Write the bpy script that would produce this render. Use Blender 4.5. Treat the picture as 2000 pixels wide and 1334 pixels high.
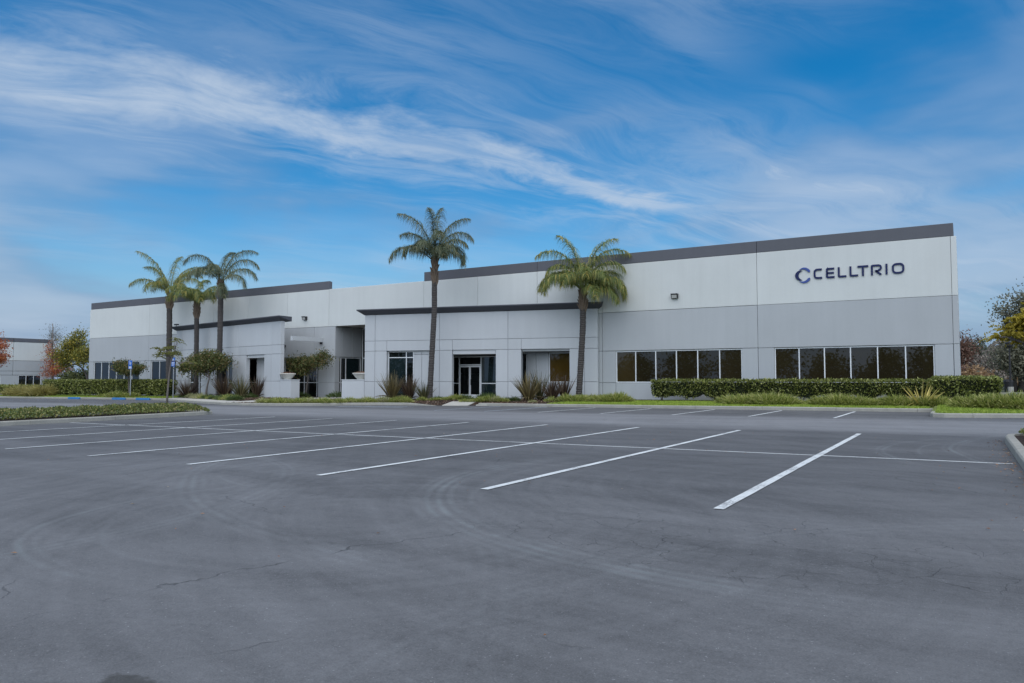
import bpy, math, random
import numpy as np
from mathutils import Vector

for o in list(bpy.data.objects):
    bpy.data.objects.remove(o)
R = math.radians
scene = bpy.context.scene
COL = scene.collection
random.seed(7)
RNG = np.random.default_rng(7)

# ------------------------------------------------------------------ camera
CAM_H = 1.35
YAW, PITCH = R(31.171), R(2.882)
FPX = 1450.0                      # focal length in pixels of a 2000 px wide frame
cam_data = bpy.data.cameras.new('camera')
cam_data.sensor_width = 36.0
cam_data.lens = FPX / 2000.0 * 36.0
cam_data.clip_start = 0.05
cam_data.clip_end = 3000.0
cam = bpy.data.objects.new('camera', cam_data)
COL.objects.link(cam)
cam.location = (0, 0, CAM_H)
cam.rotation_euler = (R(90) + PITCH, 0, YAW)
scene.camera = cam

# ------------------------------------------------------------------ sky, sun, exposure
SUN_ELEV, SUN_AZ = R(60), R(150)   # azimuth clockwise from +Y (behind the camera)
world = bpy.data.worlds.new('World')
scene.world = world
world.use_nodes = True
wn, wl = world.node_tree.nodes, world.node_tree.links
wn.clear()


class NT:
    """tiny helper to write node maths"""
    def __init__(s, nodes, links):
        s.n, s.l = nodes, links

    def put(s, sock, v):
        if hasattr(v, 'is_linked') or isinstance(v, bpy.types.NodeSocket):
            s.l.new(v, sock)
        else:
            sock.default_value = v

    def m(s, op, a, b=0.0, c=0.0, clamp=False):
        n = s.n.new('ShaderNodeMath'); n.operation = op; n.use_clamp = clamp
        s.put(n.inputs[0], a); s.put(n.inputs[1], b)
        if len(n.inputs) > 2: s.put(n.inputs[2], c)
        return n.outputs[0]

    def ramp(s, v, a, b, lo=0.0, hi=1.0):
        n = s.n.new('ShaderNodeMapRange'); n.interpolation_type = 'SMOOTHSTEP'
        s.put(n.inputs['Value'], v)
        n.inputs['From Min'].default_value = a; n.inputs['From Max'].default_value = b
        n.inputs['To Min'].default_value = lo; n.inputs['To Max'].default_value = hi
        return n.outputs[0]

    def noise(s, vec, scale, detail=4.0, rough=0.55, dist=0.0):
        n = s.n.new('ShaderNodeTexNoise')
        if vec is not None: s.l.new(vec, n.inputs['Vector'])
        n.inputs['Scale'].default_value = scale; n.inputs['Detail'].default_value = detail
        n.inputs['Roughness'].default_value = rough; n.inputs['Distortion'].default_value = dist
        return n.outputs['Fac']

    def xyz(s, v):
        n = s.n.new('ShaderNodeSeparateXYZ'); s.l.new(v, n.inputs[0]); return n.outputs

    def vec(s, x, y, z=0.0):
        n = s.n.new('ShaderNodeCombineXYZ')
        s.put(n.inputs[0], x); s.put(n.inputs[1], y); s.put(n.inputs[2], z)
        return n.outputs[0]

    def scale(s, v, k):
        n = s.n.new('ShaderNodeVectorMath'); n.operation = 'MULTIPLY'
        s.l.new(v, n.inputs[0]); n.inputs[1].default_value = k; return n.outputs[0]

    def add(s, v, w):
        n = s.n.new('ShaderNodeVectorMath'); n.operation = 'ADD'
        s.l.new(v, n.inputs[0]); s.put(n.inputs[1], w); return n.outputs[0]

    def mix(s, f, a, b):
        n = s.n.new('ShaderNodeMix'); n.data_type = 'RGBA'
        s.put(n.inputs['Factor'], f)
        for k, v in ((6, a), (7, b)):
            if isinstance(v, bpy.types.NodeSocket): s.l.new(v, n.inputs[k])
            else: n.inputs[k].default_value = (*v, 1) if len(v) == 3 else v
        return n.outputs[2]

    def mul(s, col, f):
        """colour times a scalar socket"""
        n = s.n.new('ShaderNodeVectorMath'); n.operation = 'SCALE'
        if isinstance(col, bpy.types.NodeSocket): s.l.new(col, n.inputs[0])
        else: n.inputs[0].default_value = col[:3]
        s.put(n.inputs[3], f); return n.outputs[0]


W = NT(wn, wl)
tc = wn.new('ShaderNodeTexCoord')
sky = wn.new('ShaderNodeTexSky'); sky.sky_type = 'NISHITA'; sky.sun_disc = False
sky.sun_elevation = SUN_ELEV; sky.sun_rotation = SUN_AZ
sky.air_density = 1.0; sky.dust_density = 0.6; sky.ozone_density = 2.5
hsv = wn.new('ShaderNodeHueSaturation'); hsv.inputs['Saturation'].default_value = 1.5; hsv.inputs['Value'].default_value = 1.0
hsv.inputs['Hue'].default_value = 0.496
wl.new(sky.outputs[0], hsv.inputs['Color'])
dx, dy, dz = W.xyz(tc.outputs['Generated'])
den = W.m('ADD', W.m('MAXIMUM', dz, 0.0), 0.12)
u = W.m('DIVIDE', dx, den); v = W.m('DIVIDE', dy, den)
# axis along the cirrus streaks: direction (0.48, 0.877) in the cloud plane
along = W.m('ADD', W.m('MULTIPLY', u, 0.48), W.m('MULTIPLY', v, 0.877))
across = W.m('SUBTRACT', W.m('MULTIPLY', u, 0.877), W.m('MULTIPLY', v, 0.48))   # main streak at about -2.085
warp = W.noise(W.vec(W.m('MULTIPLY', along, 0.7), W.m('MULTIPLY', across, 0.9), 3.1), 1.6, 2, 0.55)
wob = W.m('MULTIPLY', W.m('SUBTRACT', warp, 0.5), 0.55)
fib_v = W.vec(W.m('MULTIPLY', along, 0.9), W.m('ADD', W.m('MULTIPLY', across, 3.2), W.m('MULTIPLY', wob, 3.0)), 0.7)
fib = W.noise(fib_v, 1.9, 8, 0.66, 0.6)
soft_v = W.vec(W.m('MULTIPLY', along, 0.55), W.m('ADD', across, wob), 5.2)
soft = W.noise(soft_v, 0.95, 3, 0.55, 0.2)
# main streak
wob2 = W.m('MULTIPLY', W.m('SUBTRACT', W.noise(W.vec(along, across, 7.7), 3.4, 5, 0.62, 0.4), 0.5), 0.42)
bd = W.m('ABSOLUTE', W.m('ADD', W.m('ADD', across, 2.085), W.m('ADD', W.m('MULTIPLY', wob, 0.45), wob2)))
wid = W.ramp(along, -0.3, 1.2, 1.25, 0.70)
band = W.ramp(W.m('DIVIDE', bd, wid), 0.0, 0.24, 1.0, 0.0)
band = W.m('MULTIPLY', band, W.ramp(fib, 0.26, 0.62, 0.40, 0.95))
band = W.m('MULTIPLY', band, W.ramp(along, 1.75, 2.3, 1.0, 0.0))
halo = W.m('MULTIPLY', W.ramp(bd, 0.05, 0.75, 1.0, 0.0), W.ramp(fib, 0.36, 0.72, 0.0, 0.50))
wisp = W.m('MULTIPLY', W.ramp(fib, 0.46, 0.80), W.ramp(soft, 0.40, 0.66))
veil = W.m('MULTIPLY', W.ramp(soft, 0.38, 0.76, 0.0, 0.56), W.ramp(fib, 0.28, 0.62, 0.25, 1.0))
lowv = W.vec(W.m('MULTIPLY', dx, 2.2), W.m('MULTIPLY', dy, 2.2), W.m('MULTIPLY', dz, 7.5))
lat = W.m('ABSOLUTE', W.m('ADD', W.m('MULTIPLY', dx, 0.856), W.m('MULTIPLY', dy, 0.518)))
lown = W.m('ADD', W.noise(lowv, 1.55, 4, 0.5, 0.15), W.ramp(lat, 0.10, 0.50, -0.09, 0.05))
low = W.m('MULTIPLY', W.ramp(lown, 0.40, 0.64, 0.0, 0.62), W.ramp(dz, 0.10, 0.46, 1.0, 0.16))
cl = W.m('MAXIMUM', W.m('MAXIMUM', band, halo), W.m('MAXIMUM', W.m('MULTIPLY', wisp, 0.80), veil), clamp=True)
lowcol = W.mix(W.ramp(lown, 0.5, 0.75), (1.6, 2.5, 4.0), (3.3, 3.9, 5.0))
hz = W.ramp(dz, -0.02, 0.20, 0.92, 0.0)
clear = W.mix(hz, hsv.outputs[0], (1.35, 2.35, 4.1))
base = W.mix(low, clear, lowcol)
skycol = W.mix(W.m('MULTIPLY', cl, 0.92), base, (3.9, 4.7, 5.8))
bg = wn.new('ShaderNodeBackground'); bg.inputs['Strength'].default_value = 0.060
wl.new(skycol, bg.inputs['Color'])
wo = wn.new('ShaderNodeOutputWorld'); wl.new(bg.outputs[0], wo.inputs['Surface'])

sun_d = bpy.data.lights.new('sun', 'SUN')
sun_d.energy = 1.5; sun_d.angle = R(110); sun_d.color = (1.0, 0.955, 0.89)
sun = bpy.data.objects.new('sun', sun_d); COL.objects.link(sun)
sdir = Vector((math.sin(SUN_AZ) * math.cos(SUN_ELEV), math.cos(SUN_AZ) * math.cos(SUN_ELEV), math.sin(SUN_ELEV)))
sun.rotation_euler = sdir.to_track_quat('Z', 'Y').to_euler()
sun.location = (0, -20, 40)
scene.view_settings.view_transform = 'Standard'
scene.view_settings.look = 'None'
scene.view_settings.exposure = 1.1
scene.view_settings.gamma = 1.0
scene.view_settings.use_curve_mapping = False
scene.render.engine = 'CYCLES'
scene.cycles.max_bounces = 5; scene.cycles.diffuse_bounces = 3; scene.cycles.glossy_bounces = 2; scene.cycles.transmission_bounces = 2
world.cycles.sampling_method = 'MANUAL'; world.cycles.sample_map_resolution = 512
scene.render.resolution_x, scene.render.resolution_y = 1024, 683

# ------------------------------------------------------------------ materials
MATS = {}


def new_mat(name):
    m = bpy.data.materials.new(name); m.use_nodes = True
    nt = m.node_tree; nt.nodes.clear()
    out = nt.nodes.new('ShaderNodeOutputMaterial')
    p = nt.nodes.new('ShaderNodeBsdfPrincipled')
    nt.links.new(p.outputs[0], out.inputs['Surface'])
    MATS[name] = m
    return m, NT(nt.nodes, nt.links), p, out


def bump(h, p, height, dist=0.02, strength=0.5):
    b = h.n.new('ShaderNodeBump'); b.inputs['Strength'].default_value = strength
    b.inputs['Distance'].default_value = dist
    h.l.new(height, b.inputs['Height']); h.l.new(b.outputs[0], p.inputs['Normal'])


def surf(name, col, rough=0.7, var=0.15, scale=1.0, stretch=(1, 1, 1), fine=0.06, fscale=40.0, bmp=0.3, spec=0.3, metal=0.0, bdist=0.01):
    m, h, p, out = new_mat(name)
    g = h.n.new('ShaderNodeNewGeometry').outputs['Position']
    big = h.noise(h.scale(g, stretch), scale, 5, 0.6)
    fn = h.noise(g, fscale, 3, 0.6)
    f = h.m('ADD', h.m('MULTIPLY', h.m('SUBTRACT', big, 0.5), 2 * var), h.m('MULTIPLY', h.m('SUBTRACT', fn, 0.5), 2 * fine))
    f = h.m('ADD', f, 1.0)
    h.l.new(h.mul(col, f), p.inputs['Base Color'])
    p.inputs['Roughness'].default_value = rough
    p.inputs['Specular IOR Level'].default_value = spec
    p.inputs['Metallic'].default_value = metal
    if bmp: bump(h, p, fn, bdist, bmp)
    return m


def wall_paint(name, col):
    """painted tilt-up concrete: faint rain streaks, mottling and a little grime"""
    m, h, p, out = new_mat(name)
    g = h.n.new('ShaderNodeNewGeometry').outputs['Position']
    streak = h.noise(h.scale(g, (1.5, 1.5, 0.10)), 1.6, 6, 0.65)
    mott = h.noise(g, 0.45, 4, 0.6)
    fn = h.noise(g, 9.0, 3, 0.6)
    f = h.m('ADD', h.m('MULTIPLY', h.m('SUBTRACT', streak, 0.5), 0.12), h.m('MULTIPLY', h.m('SUBTRACT', mott, 0.5), 0.14))
    f = h.m('ADD', h.m('ADD', f, h.m('MULTIPLY', h.m('SUBTRACT', fn, 0.5), 0.05)), 1.0)
    rnd = h.n.new('ShaderNodeObjectInfo').outputs['Random']
    f = h.m('MULTIPLY', f, h.m('ADD', 0.965, h.m('MULTIPLY', rnd, 0.07)))
    h.l.new(h.mul(col, f), p.inputs['Base Color'])
    p.inputs['Roughness'].default_value = 0.75; p.inputs['Specular IOR Level'].default_value = 0.25
    bump(h, p, h.noise(g, 30, 3, 0.6), 0.01, 0.15)
    return m


wall_paint('wall_white', (0.63, 0.655, 0.63))
wall_paint('wall_grey', (0.435, 0.457, 0.465))
wall_paint('wall_lower', (0.435, 0.46, 0.47))
wall_paint('wall_portico', (0.52, 0.545, 0.555))
wall_paint('band_grey', (0.125, 0.13, 0.145))
wall_paint('cornice_grey', (0.085, 0.09, 0.105))
surf('joint_dark', (0.22, 0.225, 0.24), 0.9, 0.1)
surf('roofing', (0.3, 0.3, 0.3), 0.9)
surf('soffit', (0.42, 0.41, 0.38), 0.8, 0.08)
surf('frame_metal', (0.74, 0.77, 0.78), 0.4, 0.04, spec=0.5, bmp=0)
surf('concrete', (0.43, 0.42, 0.375), 0.85, 0.20, 1.3, fine=0.14, fscale=26, bmp=0.4)
surf('kerb_concrete', (0.33, 0.325, 0.285), 0.88, 0.30, 2.2, fine=0.18, fscale=22, bmp=0.5)
surf('cast_stone', (0.55, 0.54, 0.49), 0.85, 0.28, 2.5, fine=0.12, fscale=18, bmp=0.4)
def line_paint():
    m, h, p, out = new_mat('paint_white')
    g = h.n.new('ShaderNodeNewGeometry').outputs['Position']
    big = h.noise(g, 1.4, 3, 0.6); fn = h.noise(g, 38.0, 3, 0.65)
    wear = h.ramp(h.m('ADD', fn, h.m('MULTIPLY', h.m('SUBTRACT', big, 0.5), 0.75)), 0.54, 0.66, 0.0, 0.8)
    col = h.mul((0.66, 0.69, 0.675), h.m('ADD', 0.80, h.m('MULTIPLY', h.noise(g, 5.0, 3, 0.6), 0.32)))
    h.l.new(h.mix(wear, col, (0.17, 0.17, 0.175)), p.inputs['Base Color'])
    p.inputs['Roughness'].default_value = 0.75
    bump(h, p, fn, 0.008, 0.3)


line_paint()
surf('paint_worn', (0.42, 0.48, 0.54), 0.75, 0.30, 2.5, fine=0.5, fscale=8, bmp=0.2)
surf('blue_paint', (0.04, 0.17, 0.40), 0.55, 0.2, 3, fine=0.2)
surf('sign_blue', (0.03, 0.14, 0.50), 0.4, 0.05, bmp=0)
surf('sign_white', (0.75, 0.78, 0.80), 0.4, 0.03, bmp=0)
surf('galvanised', (0.42, 0.44, 0.46), 0.45, 0.1, metal=0.6, bmp=0)
surf('dark_metal', (0.03, 0.03, 0.033), 0.45, 0.1, bmp=0)
surf('lamp_lens', (0.55, 0.55, 0.52), 0.25, 0.03, bmp=0)
surf('letter_navy', (0.010, 0.018, 0.085), 0.4, 0.03, bmp=0)
surf('letter_blue', (0.055, 0.095, 0.31), 0.4, 0.03, bmp=0)
surf('decal', (0.45, 0.47, 0.48), 0.6, 0.02, bmp=0)
surf('mulch', (0.040, 0.026, 0.019), 0.95, 0.4, 3, fine=0.5, fscale=12, bmp=0.9, bdist=0.04)
surf('soil_grass', (0.13, 0.165, 0.035), 0.95, 0.35, 1.2, fine=0.35, fscale=14, bmp=0.6, bdist=0.03)
surf('terrain', (0.075, 0.085, 0.040), 0.95, 0.35, 0.05, fine=0.2, fscale=2, bmp=0.2)
surf('bark_grey', (0.17, 0.15, 0.135), 0.9, 0.25, 4, (1, 1, 0.4), fine=0.3, fscale=25, bmp=0.6)
surf('bark_dark', (0.055, 0.048, 0.043), 0.9, 0.25, 4, (1, 1, 0.4), fine=0.3, fscale=25, bmp=0.6)
surf('palm_boot', (0.17, 0.13, 0.095), 0.9, 0.4, 5, (1, 1, 0.5), fine=0.4, fscale=20, bmp=0.7)


def palm_trunk_mat():
    m, h, p, out = new_mat('palm_trunk')
    g = h.n.new('ShaderNodeNewGeometry').outputs['Position']
    x, y, z = h.xyz(g)
    n1 = h.noise(g, 2.2, 4, 0.6)
    ring = h.m('SINE', h.m('ADD', h.m('MULTIPLY', z, 58.0), h.m('MULTIPLY', n1, 6.0)))
    fn = h.noise(h.scale(g, (1, 1, 0.3)), 30, 4, 0.65)
    f = h.m('ADD', h.m('ADD', 0.55, h.m('MULTIPLY', ring, 0.26)), h.m('MULTIPLY', fn, 0.85))
    f = h.m('MULTIPLY', f, h.m('ADD', 0.72, h.m('MULTIPLY', n1, 0.55)))
    h.l.new(h.mul((0.082, 0.074, 0.069), f), p.inputs['Base Color'])
    p.inputs['Roughness'].default_value = 0.9
    bump(h, p, h.m('ADD', ring, h.m('MULTIPLY', fn, 1.2)), 0.03, 0.7)


palm_trunk_mat()


def leaf_mat(name, c1, c2, trans=0.3, c3=None, rough=0.5, spec=0.35, k=1.4):
    c1, c2 = [a * k for a in c1], [a * k for a in c2]
    if c3 is not None: c3 = [min(0.6, a * k) for a in c3]
    """foliage: every leaf its own shade between c1 and c2 (and now and then c3)"""
    m, h, p, out = new_mat(name)
    gn = h.n.new('ShaderNodeNewGeometry')
    rnd = gn.outputs['Random Per Island']
    col = h.mix(rnd, c1, c2)
    clump = h.noise(gn.outputs['Position'], 1.6, 3, 0.6)
    col = h.mul(col, h.m('ADD', 0.62, h.m('MULTIPLY', clump, 0.76)))
    if c3 is not None:
        r2 = h.m('FRACT', h.m('MULTIPLY', rnd, 17.31))
        col = h.mix(h.ramp(r2, 0.80, 0.86), col, c3)
    h.l.new(col, p.inputs['Base Color'])
    p.inputs['Roughness'].default_value = rough; p.inputs['Specular IOR Level'].default_value = spec
    t = h.n.new('ShaderNodeBsdfTranslucent'); h.l.new(col, t.inputs['Color'])
    mx = h.n.new('ShaderNodeMixShader'); mx.inputs[0].default_value = trans
    h.l.new(p.outputs[0], mx.inputs[1]); h.l.new(t.outputs[0], mx.inputs[2])
    h.l.new(mx.outputs[0], out.inputs['Surface'])
    return m


leaf_mat('hedge_leaf', (0.020, 0.030, 0.007), (0.125, 0.140, 0.030), 0.28, (0.23, 0.24, 0.085), 0.35, k=2.0)
leaf_mat('island_leaf', (0.035, 0.055, 0.018), (0.125, 0.140, 0.038), 0.25, (0.20, 0.18, 0.07), 0.4, k=1.9)
leaf_mat('lawn_blade', (0.075, 0.115, 0.016), (0.20, 0.245, 0.040), 0.35, k=2.3)
leaf_mat('mound_blade', (0.035, 0.055, 0.010), (0.185, 0.200, 0.050), 0.35, (0.27, 0.25, 0.10), k=2.3)
leaf_mat('pale_mound_blade', (0.13, 0.145, 0.055), (0.27, 0.27, 0.13), 0.3, (0.33, 0.30, 0.2), k=1.7)
leaf_mat('dark_mound_blade', (0.030, 0.055, 0.016), (0.085, 0.12, 0.035), 0.3)
leaf_mat('dry_grass', (0.17, 0.15, 0.05), (0.30, 0.27, 0.09), 0.3)
leaf_mat('palm_leaf', (0.040, 0.062, 0.020), (0.115, 0.140, 0.040), 0.32, (0.24, 0.20, 0.055), 0.4, k=2.2)
leaf_mat('palm_leaf_grey', (0.040, 0.058, 0.034), (0.105, 0.125, 0.070), 0.28, (0.15, 0.145, 0.08), 0.4, k=1.8)
leaf_mat('palm_leaf_yellow', (0.070, 0.095, 0.022), (0.175, 0.185, 0.050), 0.32, (0.26, 0.215, 0.065), 0.4, k=1.7)
leaf_mat('flax_leaf', (0.070, 0.055, 0.028), (0.165, 0.135, 0.060), 0.2, (0.26, 0.21, 0.10), 0.4, k=1.3)
leaf_mat('flax_dark_leaf', (0.050, 0.032, 0.024), (0.115, 0.080, 0.050), 0.2, (0.19, 0.14, 0.085), 0.4, k=0.95)
leaf_mat('flax_olive_leaf', (0.045, 0.048, 0.022), (0.125, 0.125, 0.055), 0.2, (0.22, 0.18, 0.09), 0.4, k=1.15)
leaf_mat('yucca_leaf', (0.33, 0.27, 0.07), (0.46, 0.38, 0.12), 0.3)
leaf_mat('photinia_leaf', (0.022, 0.034, 0.010), (0.085, 0.095, 0.026), 0.22, (0.17, 0.12, 0.05), 0.4, k=1.7)
leaf_mat('feather_leaf', (0.09, 0.105, 0.025), (0.21, 0.205, 0.06), 0.35)
leaf_mat('red_leaf', (0.17, 0.035, 0.020), (0.36, 0.12, 0.055), 0.35, (0.42, 0.19, 0.06))
leaf_mat('olive_leaf', (0.045, 0.055, 0.012), (0.175, 0.165, 0.030), 0.3, (0.27, 0.21, 0.03), k=1.7)
leaf_mat('gold_leaf', (0.19, 0.165, 0.018), (0.36, 0.29, 0.045), 0.4, k=1.6)
leaf_mat('dull_leaf', (0.040, 0.042, 0.028), (0.100, 0.098, 0.068), 0.25, k=2.6)
leaf_mat('purple_leaf', (0.082, 0.072, 0.060), (0.15, 0.130, 0.108), 0.25, k=2.0)
leaf_mat('rust_leaf', (0.10, 0.055, 0.040), (0.17, 0.10, 0.07), 0.3)
leaf_mat('pine_leaf', (0.036, 0.050, 0.036), (0.085, 0.098, 0.066), 0.2, k=1.9)
leaf_mat('tan_leaf', (0.20, 0.13, 0.075), (0.32, 0.21, 0.11), 0.3)
leaf_mat('back_leaf', (0.030, 0.042, 0.014), (0.100, 0.110, 0.035), 0.2)
leaf_mat('succulent', (0.09, 0.05, 0.04), (0.22, 0.12, 0.08), 0.15, (0.30, 0.22, 0.09), k=1.2)
leaf_mat('bark_chip', (0.030, 0.019, 0.014), (0.115, 0.075, 0.052), 0.0, (0.21, 0.16, 0.12), 0.9, 0.1)
leaf_mat('dead_leaf', (0.16, 0.07, 0.03), (0.32, 0.17, 0.08), 0.1, (0.40, 0.30, 0.18), 0.8, 0.1)
surf('hedge_core', (0.012, 0.017, 0.006), 0.95, 0.3, 4, bmp=0)  # near-black, stands for the shade inside hedges; also backs the windows


def glass_mat(name, tint, rough=0.015, vary=0.6):
    """dark tinted window: blinds and depth drawn into its colour, mirror coat in front"""
    m, h, p, out = new_mat(name)
    g = h.n.new('ShaderNodeNewGeometry').outputs['Position']
    rnd = h.n.new('ShaderNodeObjectInfo').outputs['Random']
    x, y, z = h.xyz(g)
    nb = h.noise(h.scale(g, (1.0, 1.0, 0.25)), 0.9, 3, 0.5)
    slat = h.m('SINE', h.m('MULTIPLY', z, 230.0))
    f = h.m('ADD', h.m('MULTIPLY', nb, 1.5 * vary), h.m('MULTIPLY', rnd, 0.7 * vary))
    f = h.m('MULTIPLY', h.m('ADD', 0.35, f), h.m('ADD', 1.0, h.m('MULTIPLY', slat, 0.08)))
    h.l.new(h.mul(tint, f), p.inputs['Base Color'])
    p.inputs['Roughness'].default_value = rough
    p.inputs['IOR'].default_value = 1.52; p.inputs['Specular IOR Level'].default_value = 0.85
    bump(h, p, h.noise(g, 0.9, 2, 0.5), 0.02, 0.03)


glass_mat('amber_glass', (0.022, 0.0175, 0.0085))
glass_mat('amber_bright_glass', (0.085, 0.050, 0.010))  # brighter amber put into the pane's own tint
glass_mat('amber_mid_glass', (0.046, 0.033, 0.013))
glass_mat('dark_glass', (0.0045, 0.006, 0.0065))
glass_mat('teal_glass', (0.012, 0.022, 0.024))


def asphalt():
    m, h, p, out = new_mat('asphalt')
    g = h.n.new('ShaderNodeNewGeometry').outputs['Position']
    x, y, z = h.xyz(g)
    streak = h.noise(h.vec(h.m('MULTIPLY', x, 0.16), h.m('MULTIPLY', y, 0.8), 0.0), 1.2, 5, 0.6, 0.6)
    streak2 = h.noise(h.vec(h.m('MULTIPLY', x, 0.9), h.m('MULTIPLY', y, 0.25), 9.0), 0.8, 4, 0.6, 0.8)
    big = h.noise(g, 0.16, 2, 0.55, 0.4)
    agg = h.noise(g, 95.0, 1, 0.7)
    agg2 = h.noise(g, 26.0, 2, 0.6)
    f = h.m('ADD', h.m('MULTIPLY', streak, 0.98), h.m('ADD', h.m('MULTIPLY', streak2, 0.26), h.m('MULTIPLY', big, 0.44)))
    f = h.m('ADD', 0.18, f)                                    # about 1.0
    f = h.m('ADD', f, h.m('MULTIPLY', h.m('SUBTRACT', agg, 0.5), 0.75))
    f = h.m('ADD', f, h.m('MULTIPLY', h.m('SUBTRACT', agg2, 0.5), 0.34))
    mid = h.noise(g, 9.0, 3, 0.65)
    f = h.m('ADD', f, h.m('MULTIPLY', h.m('SUBTRACT', mid, 0.5), 0.26))
    # faint sweeps of many turning wheels: noise stretched along circles round a few points
    for (cx, cy, k1, k2, amp) in ((-1.0, 10.2, 5.5, 0.8, 0.40), (-5.4, 5.7, 6.0, 0.7, 0.36), (14.0, 30.0, 3.0, 3.0, 0.34)):
        ex = h.m('SUBTRACT', x, cx); ey = h.m('SUBTRACT', y, cy)
        d = h.m('SQRT', h.m('ADD', h.m('MULTIPLY', ex, ex), h.m('MULTIPLY', ey, ey)))
        an = h.m('ARCTAN2', ey, ex)
        sw = h.noise(h.vec(h.m('MULTIPLY', d, k1), h.m('MULTIPLY', an, k2), cx), 1.0, 3, 0.6)
        f = h.m('ADD', f, h.m('MULTIPLY', h.m('SUBTRACT', sw, 0.5), amp))
    # polished driving aisle in front of the building stalls
    aisle = h.m('MULTIPLY', h.ramp(y, 20.6, 22.4), h.ramp(y, 27.0, 29.0, 1.0, 0.0))
    lane = h.noise(h.vec(h.m('MULTIPLY', x, 0.05), h.m('MULTIPLY', y, 2.2), 4.0), 1.0, 4, 0.6)
    f = h.m('ADD', f, h.m('MULTIPLY', aisle, h.m('ADD', 0.22, h.m('MULTIPLY', lane, 0.60))))
    stall = h.m('MAXIMUM', h.m('MULTIPLY', h.ramp(y, 7.5, 11.0), h.ramp(y, 19.6, 21.0, 1.0, 0.0)), h.ramp(y, 28.4, 30.0))
    f = h.m('MULTIPLY', f, h.m('SUBTRACT', 1.0, h.m('MULTIPLY', stall, 0.17)))
    # pale tyre scrub arcs
    warpn = h.m('MULTIPLY', h.m('SUBTRACT', h.noise(g, 0.5, 1, 0.5), 0.5), 0.22)
    arcs = None
    for (cx, cy, rad, wid, ux, uy, lo, amp) in (
            (-1.07, 10.16, 5.25, 0.42, -0.80, -0.60, 0.60, 0.42),
            (-0.60, 9.90, 5.05, 0.14, -0.80, -0.60, 0.55, 0.22),
            (-2.47, 14.91, 10.7, 0.38, -0.62, -0.78, 0.88, 0.26),
            (-5.50, 5.69, 2.75, 0.22, -0.80, -0.60, 0.55, 0.34),
            (-5.30, 5.80, 2.35, 0.10, -0.80, -0.60, 0.60, 0.18),
            (-7.70, 9.21, 2.66, 0.24, -0.80, -0.55, 0.45, 0.20),
            (4.60, 16.25, 5.95, 0.20, -1.0, 0.0, 0.93, 0.40),
            (4.90, 16.25, 5.60, 0.10, -1.0, 0.0, 0.93, 0.30),
            (8.99, 17.10, 9.17, 0.22, -1.0, 0.0, 0.97, 0.40),
            (-13.0, 3.0, 6.5, 0.40, 0.70, 0.70, 0.40, 0.20),
            (3.0, 3.5, 5.5, 0.35, -0.9, 0.35, 0.55, 0.16),
            (-9.5, 0.0, 8.0, 0.5, 0.55, 0.83, 0.50, 0.15)):
        ex = h.m('SUBTRACT', x, cx); ey = h.m('SUBTRACT', y, cy)
        d = h.m('SQRT', h.m('ADD', h.m('MULTIPLY', ex, ex), h.m('MULTIPLY', ey, ey)))
        dd = h.m('ABSOLUTE', h.m('ADD', h.m('SUBTRACT', d, rad), warpn))
        line = h.ramp(dd, 0.0, wid, 1.0, 0.0)
        ang = h.m('DIVIDE', h.m('ADD', h.m('MULTIPLY', ex, ux), h.m('MULTIPLY', ey, uy)), d)
        line = h.m('MULTIPLY', line, h.ramp(ang, lo - 0.25, min(lo + 0.2, 0.995)))
        tread = h.m('ADD', 0.58, h.m('MULTIPLY', h.m('SINE', h.m('ADD', h.m('MULTIPLY', d, 46.0), h.m('MULTIPLY', warpn, 30.0))), 0.42))
        line = h.m('MULTIPLY', h.m('MULTIPLY', line, tread), amp)
        arcs = line if arcs is None else h.m('MAXIMUM', arcs, line)
    brk = h.noise(g, 1.3, 3, 0.65)
    arcs = h.m('MULTIPLY', arcs, h.ramp(brk, 0.30, 0.62, 0.15, 0.90))
    # cracks: crazing in one zone, one long wandering crack
    cw = h.n.new('ShaderNodeTexNoise'); cw.inputs['Scale'].default_value = 2.4; cw.inputs['Detail'].default_value = 4
    h.l.new(g, cw.inputs['Vector'])
    cv = h.add(g, h.scale(h.add(cw.outputs['Color'], (-0.5, -0.5, -0.5)), (0.5, 0.5, 0.0)))
    vor = h.n.new('ShaderNodeTexVoronoi'); vor.feature = 'DISTANCE_TO_EDGE'; vor.voronoi_dimensions = '2D'
    vor.inputs['Scale'].default_value = 2.9; h.l.new(cv, vor.inputs['Vector'])
    cr = h.ramp(vor.outputs['Distance'], 0.003, 0.018, 1.0, 0.0)
    ex = h.m('DIVIDE', h.m('ADD', x, 1.7), 2.7); ey = h.m('DIVIDE', h.m('SUBTRACT', y, 6.35), 1.35)
    zone = h.ramp(h.m('ADD', h.m('MULTIPLY', ex, ex), h.m('MULTIPLY', ey, ey)), 0.45, 1.3, 1.0, 0.0)
    patch = h.ramp(h.noise(g, 1.1, 3, 0.5), 0.42, 0.58)
    cr = h.m('MULTIPLY', cr, h.m('MULTIPLY', zone, patch))
    cvx, cvy, cvz = h.xyz(cv)
    # long crack through (-4.6,3.17) (-4.34,4.24) (-3.64,5.66) (-1.84,8.41): x = -4.55 + 0.02*(y-2.4) + 0.071*(y-2.4)^2
    t = h.m('SUBTRACT', cvy, 2.4)
    lx = h.m('ADD', -4.62, h.m('MULTIPLY', h.m('MULTIPLY', t, t), 0.076))
    ld = h.m('ABSOLUTE', h.m('SUBTRACT', cvx, lx))
    lc = h.m('MULTIPLY', h.ramp(ld, 0.002, 0.012, 1.0, 0.0), h.m('MULTIPLY', h.ramp(y, 2.0, 2.6), h.ramp(y, 5.6, 6.4, 1.0, 0.0)))
    lc = h.m('MULTIPLY', lc, h.ramp(brk, 0.40, 0.58, 0.05, 1.0))
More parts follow.
